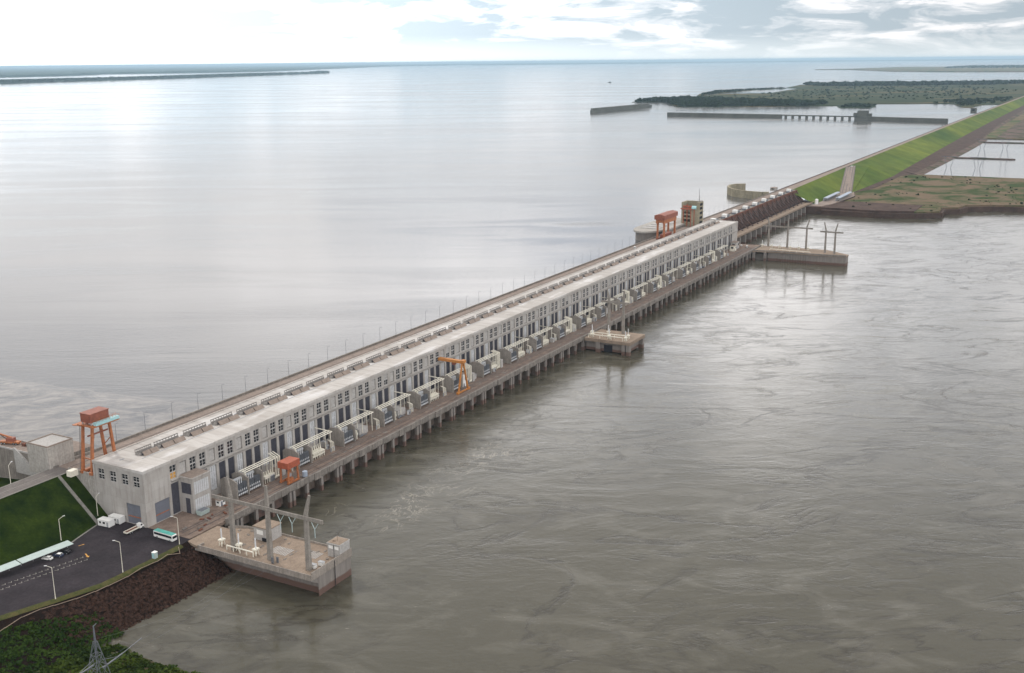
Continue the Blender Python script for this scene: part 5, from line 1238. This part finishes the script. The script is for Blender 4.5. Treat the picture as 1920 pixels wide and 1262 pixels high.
for poly, n, (h0,h1) in wood_zones:
    xs_ = [p[0] for p in poly]; ys_ = [p[1] for p in poly]; k_ = 0; tries = 0
    while k_ < n and tries < n*20:
        tries += 1
        x, y = rnd.uniform(min(xs_),max(xs_)), rnd.uniform(min(ys_),max(ys_))
        if not in_poly(x, y, poly): continue
        h = rnd.uniform(h0,h1); clump(S, x, y, 22, h*rnd.uniform(.7,1.1), h, rnd, 13); k_ += 1
tag(S.build('far_woodland', M['leaff'], fix=False), 'dark tree cover of the low islands beyond the lock', 'woodland', kind='stuff')
def tree(x, y, z, h, label):
    t = thing('tree', label, 'tree', (x,y,z), 0, 'trees on the tip of the island')
    a = MB(); a.tube((0,0,0),(0.3,0.2,h*.7),h*.035,6,h*.015); a.tube((0.2,0.1,h*.45),(h*.2,h*.1,h*.75),h*.015,5); a.build('trunk', M['trunk'], t)
    a = MB(); clump(a, 0, 0, h*.45, h*.34, h*.55, rnd, 40); a.build('crown', M['leaff'], t, fix=False)
for i, (x,y,h) in enumerate(((4316,1512,17),(4322,1470,20),(4335,1445,15),(4300,1425,18),(4290,1400,21))):
    tree(x, y, 22, h, '%s lone tree from the water on the tip of the far island' % ordw(i+1))
# far tree line on the far island and distant shores
S = MB()
for i in range(420):
    f = rnd.random(); x = rnd.uniform(19000,22400); y = rnd.uniform(300,2300)
    clump(S, x, y, 28, 32, 26, rnd, 8)
for i in range(500):
    f = rnd.random(); p_, q_ = rnd.choice([((7544,10275),(8988,10745)),((8988,10745),(10414,10902)),((10414,10902),(12699,11599)),((12699,11599),(15835,12554)),((15835,12554),(17500,13850))])
    clump(S, lerp(p_[0],q_[0],f)+rnd.uniform(0,300), lerp(p_[1],q_[1],f)+rnd.uniform(30,300), 30, 34, 22, rnd, 7)
tag(S.build('distant_treeline', M['leaff'], fix=False), 'faint blue tree line along the distant shores', 'tree line', kind='stuff')

# ------------------------------------------------------------------ near rocks and bushes
rnd = random.Random(33); S = MB()
def rock(S, x, y, z, r):
    vs = []
    for i in range(6):
        a = 2*PI*i/6+rnd.uniform(-.3,.3); vs.append((x+math.cos(a)*r*rnd.uniform(.6,1.1), y+math.sin(a)*r*rnd.uniform(.6,1.1), z+rnd.uniform(-.2,.25)*r))
    vs.append((x+rnd.uniform(-.3,.3)*r, y+rnd.uniform(-.3,.3)*r, z+r*rnd.uniform(.4,.9)))
    S.add(vs, [(i,(i+1)%6,6) for i in range(6)])
for i in range(9000):
    x = rnd.uniform(-95,0.5); t = rnd.uniform(0.16,1.06)
    if x < -62 and rnd.random() < min(1, (-62-x)/14): continue
    ye = pw(x, EDGE); yt = pw(x, [(-220,-20),(-120,-52),(-85,-46),(-62,-43),(-35,-45.5),(0,-46.3)])
    rock(S, x, lerp(ye+0.8, yt, t), lerp(9.6, 0, t)-0.05, 0.25+1.1*rnd.random()**3.0)
tag(S.build('riprap_rocks', M['rock'], fix=False), 'loose dark brown rocks covering the river bank', 'rocks', kind='stuff')
S = MB()
def bank_z(x, y):
    ye = pw(x, EDGE); yt = pw(x, [(-220,-20),(-120,-52),(-85,-46),(-62,-43),(-35,-45.5),(0,-46.3)]); return max(0.3, lerp(9.7, 0, (y-ye-0.8)/(yt-ye-0.8)))
for i in range(2600):
    x = rnd.uniform(-135,-56); ye = pw(x, EDGE)
    if x > -66 and rnd.random() < 0.5: continue
    y = rnd.uniform(-47, ye-6-max(0,(x+80)*0.25)); 
    r = rnd.uniform(.5,1.1); clump(S, x, y, bank_z(x,y)-0.2, r, r*0.9, rnd, 9)
tag(S.build('bank_scrub', M['leaf'], fix=False), 'dark green scrub covering the overgrown part of the rocky bank', 'scrub', kind='stuff')
S = MB()
for i in range(5200):
    x = rnd.uniform(-128,-59); y = rnd.uniform(-128,-42); z = spit_z(x, y)
    if z < 0.25: continue
    edge = pw(y, SHORE)-x
    if mnoise.noise(Vector((x*.06,y*.06,9))) < -0.05 and edge > 5 and y < -58: continue
    r = rnd.uniform(.5,1.5); clump(S, x, y, z-0.3, r, r*rnd.uniform(.7,1.3), rnd, 12)
tag(S.build('shore_bushes', M['leafl'], fix=False), 'dense green bushes covering the shore at the foot of the rocky bank', 'bushes', kind='stuff')
# scrub on the far meadow
S = MB()
for i in range(600):
    x, y = rnd.uniform(1180,1655), rnd.uniform(-420,-24)
    if not in_poly(x, y, mp_) or mnoise.noise(Vector((x*.012,y*.012,4))) < 0.05: continue
    r = rnd.uniform(.5,1.2)*rnd.choice((1,1,2.2)); clump(S, x, y, 8.4, r, r*1.0, rnd, 9)
tag(S.build('meadow_scrub', M['leaff'], fix=False), 'scattered dark scrub on the brown meadow of the far bank', 'scrub', kind='stuff')

# ------------------------------------------------------------------ haze
hm_ = bpy.data.materials.new('haze'); hm_.use_nodes = True; t = hm_.node_tree; t.nodes.clear()
o_ = N(t, 'ShaderNodeOutputMaterial'); pv = N(t, 'ShaderNodeVolumePrincipled')
pv.inputs['Color'].default_value = (0.60,0.83,1.0,1); pv.inputs['Density'].default_value = 2.8e-5; pv.inputs['Anisotropy'].default_value = 0.2
t.links.new(pv.outputs[0], o_.inputs['Volume'])
S = MB(); S.box(-4100,-60100,-5,160100,160100,230)
tag(S.build('haze', hm_), kind='stuff')
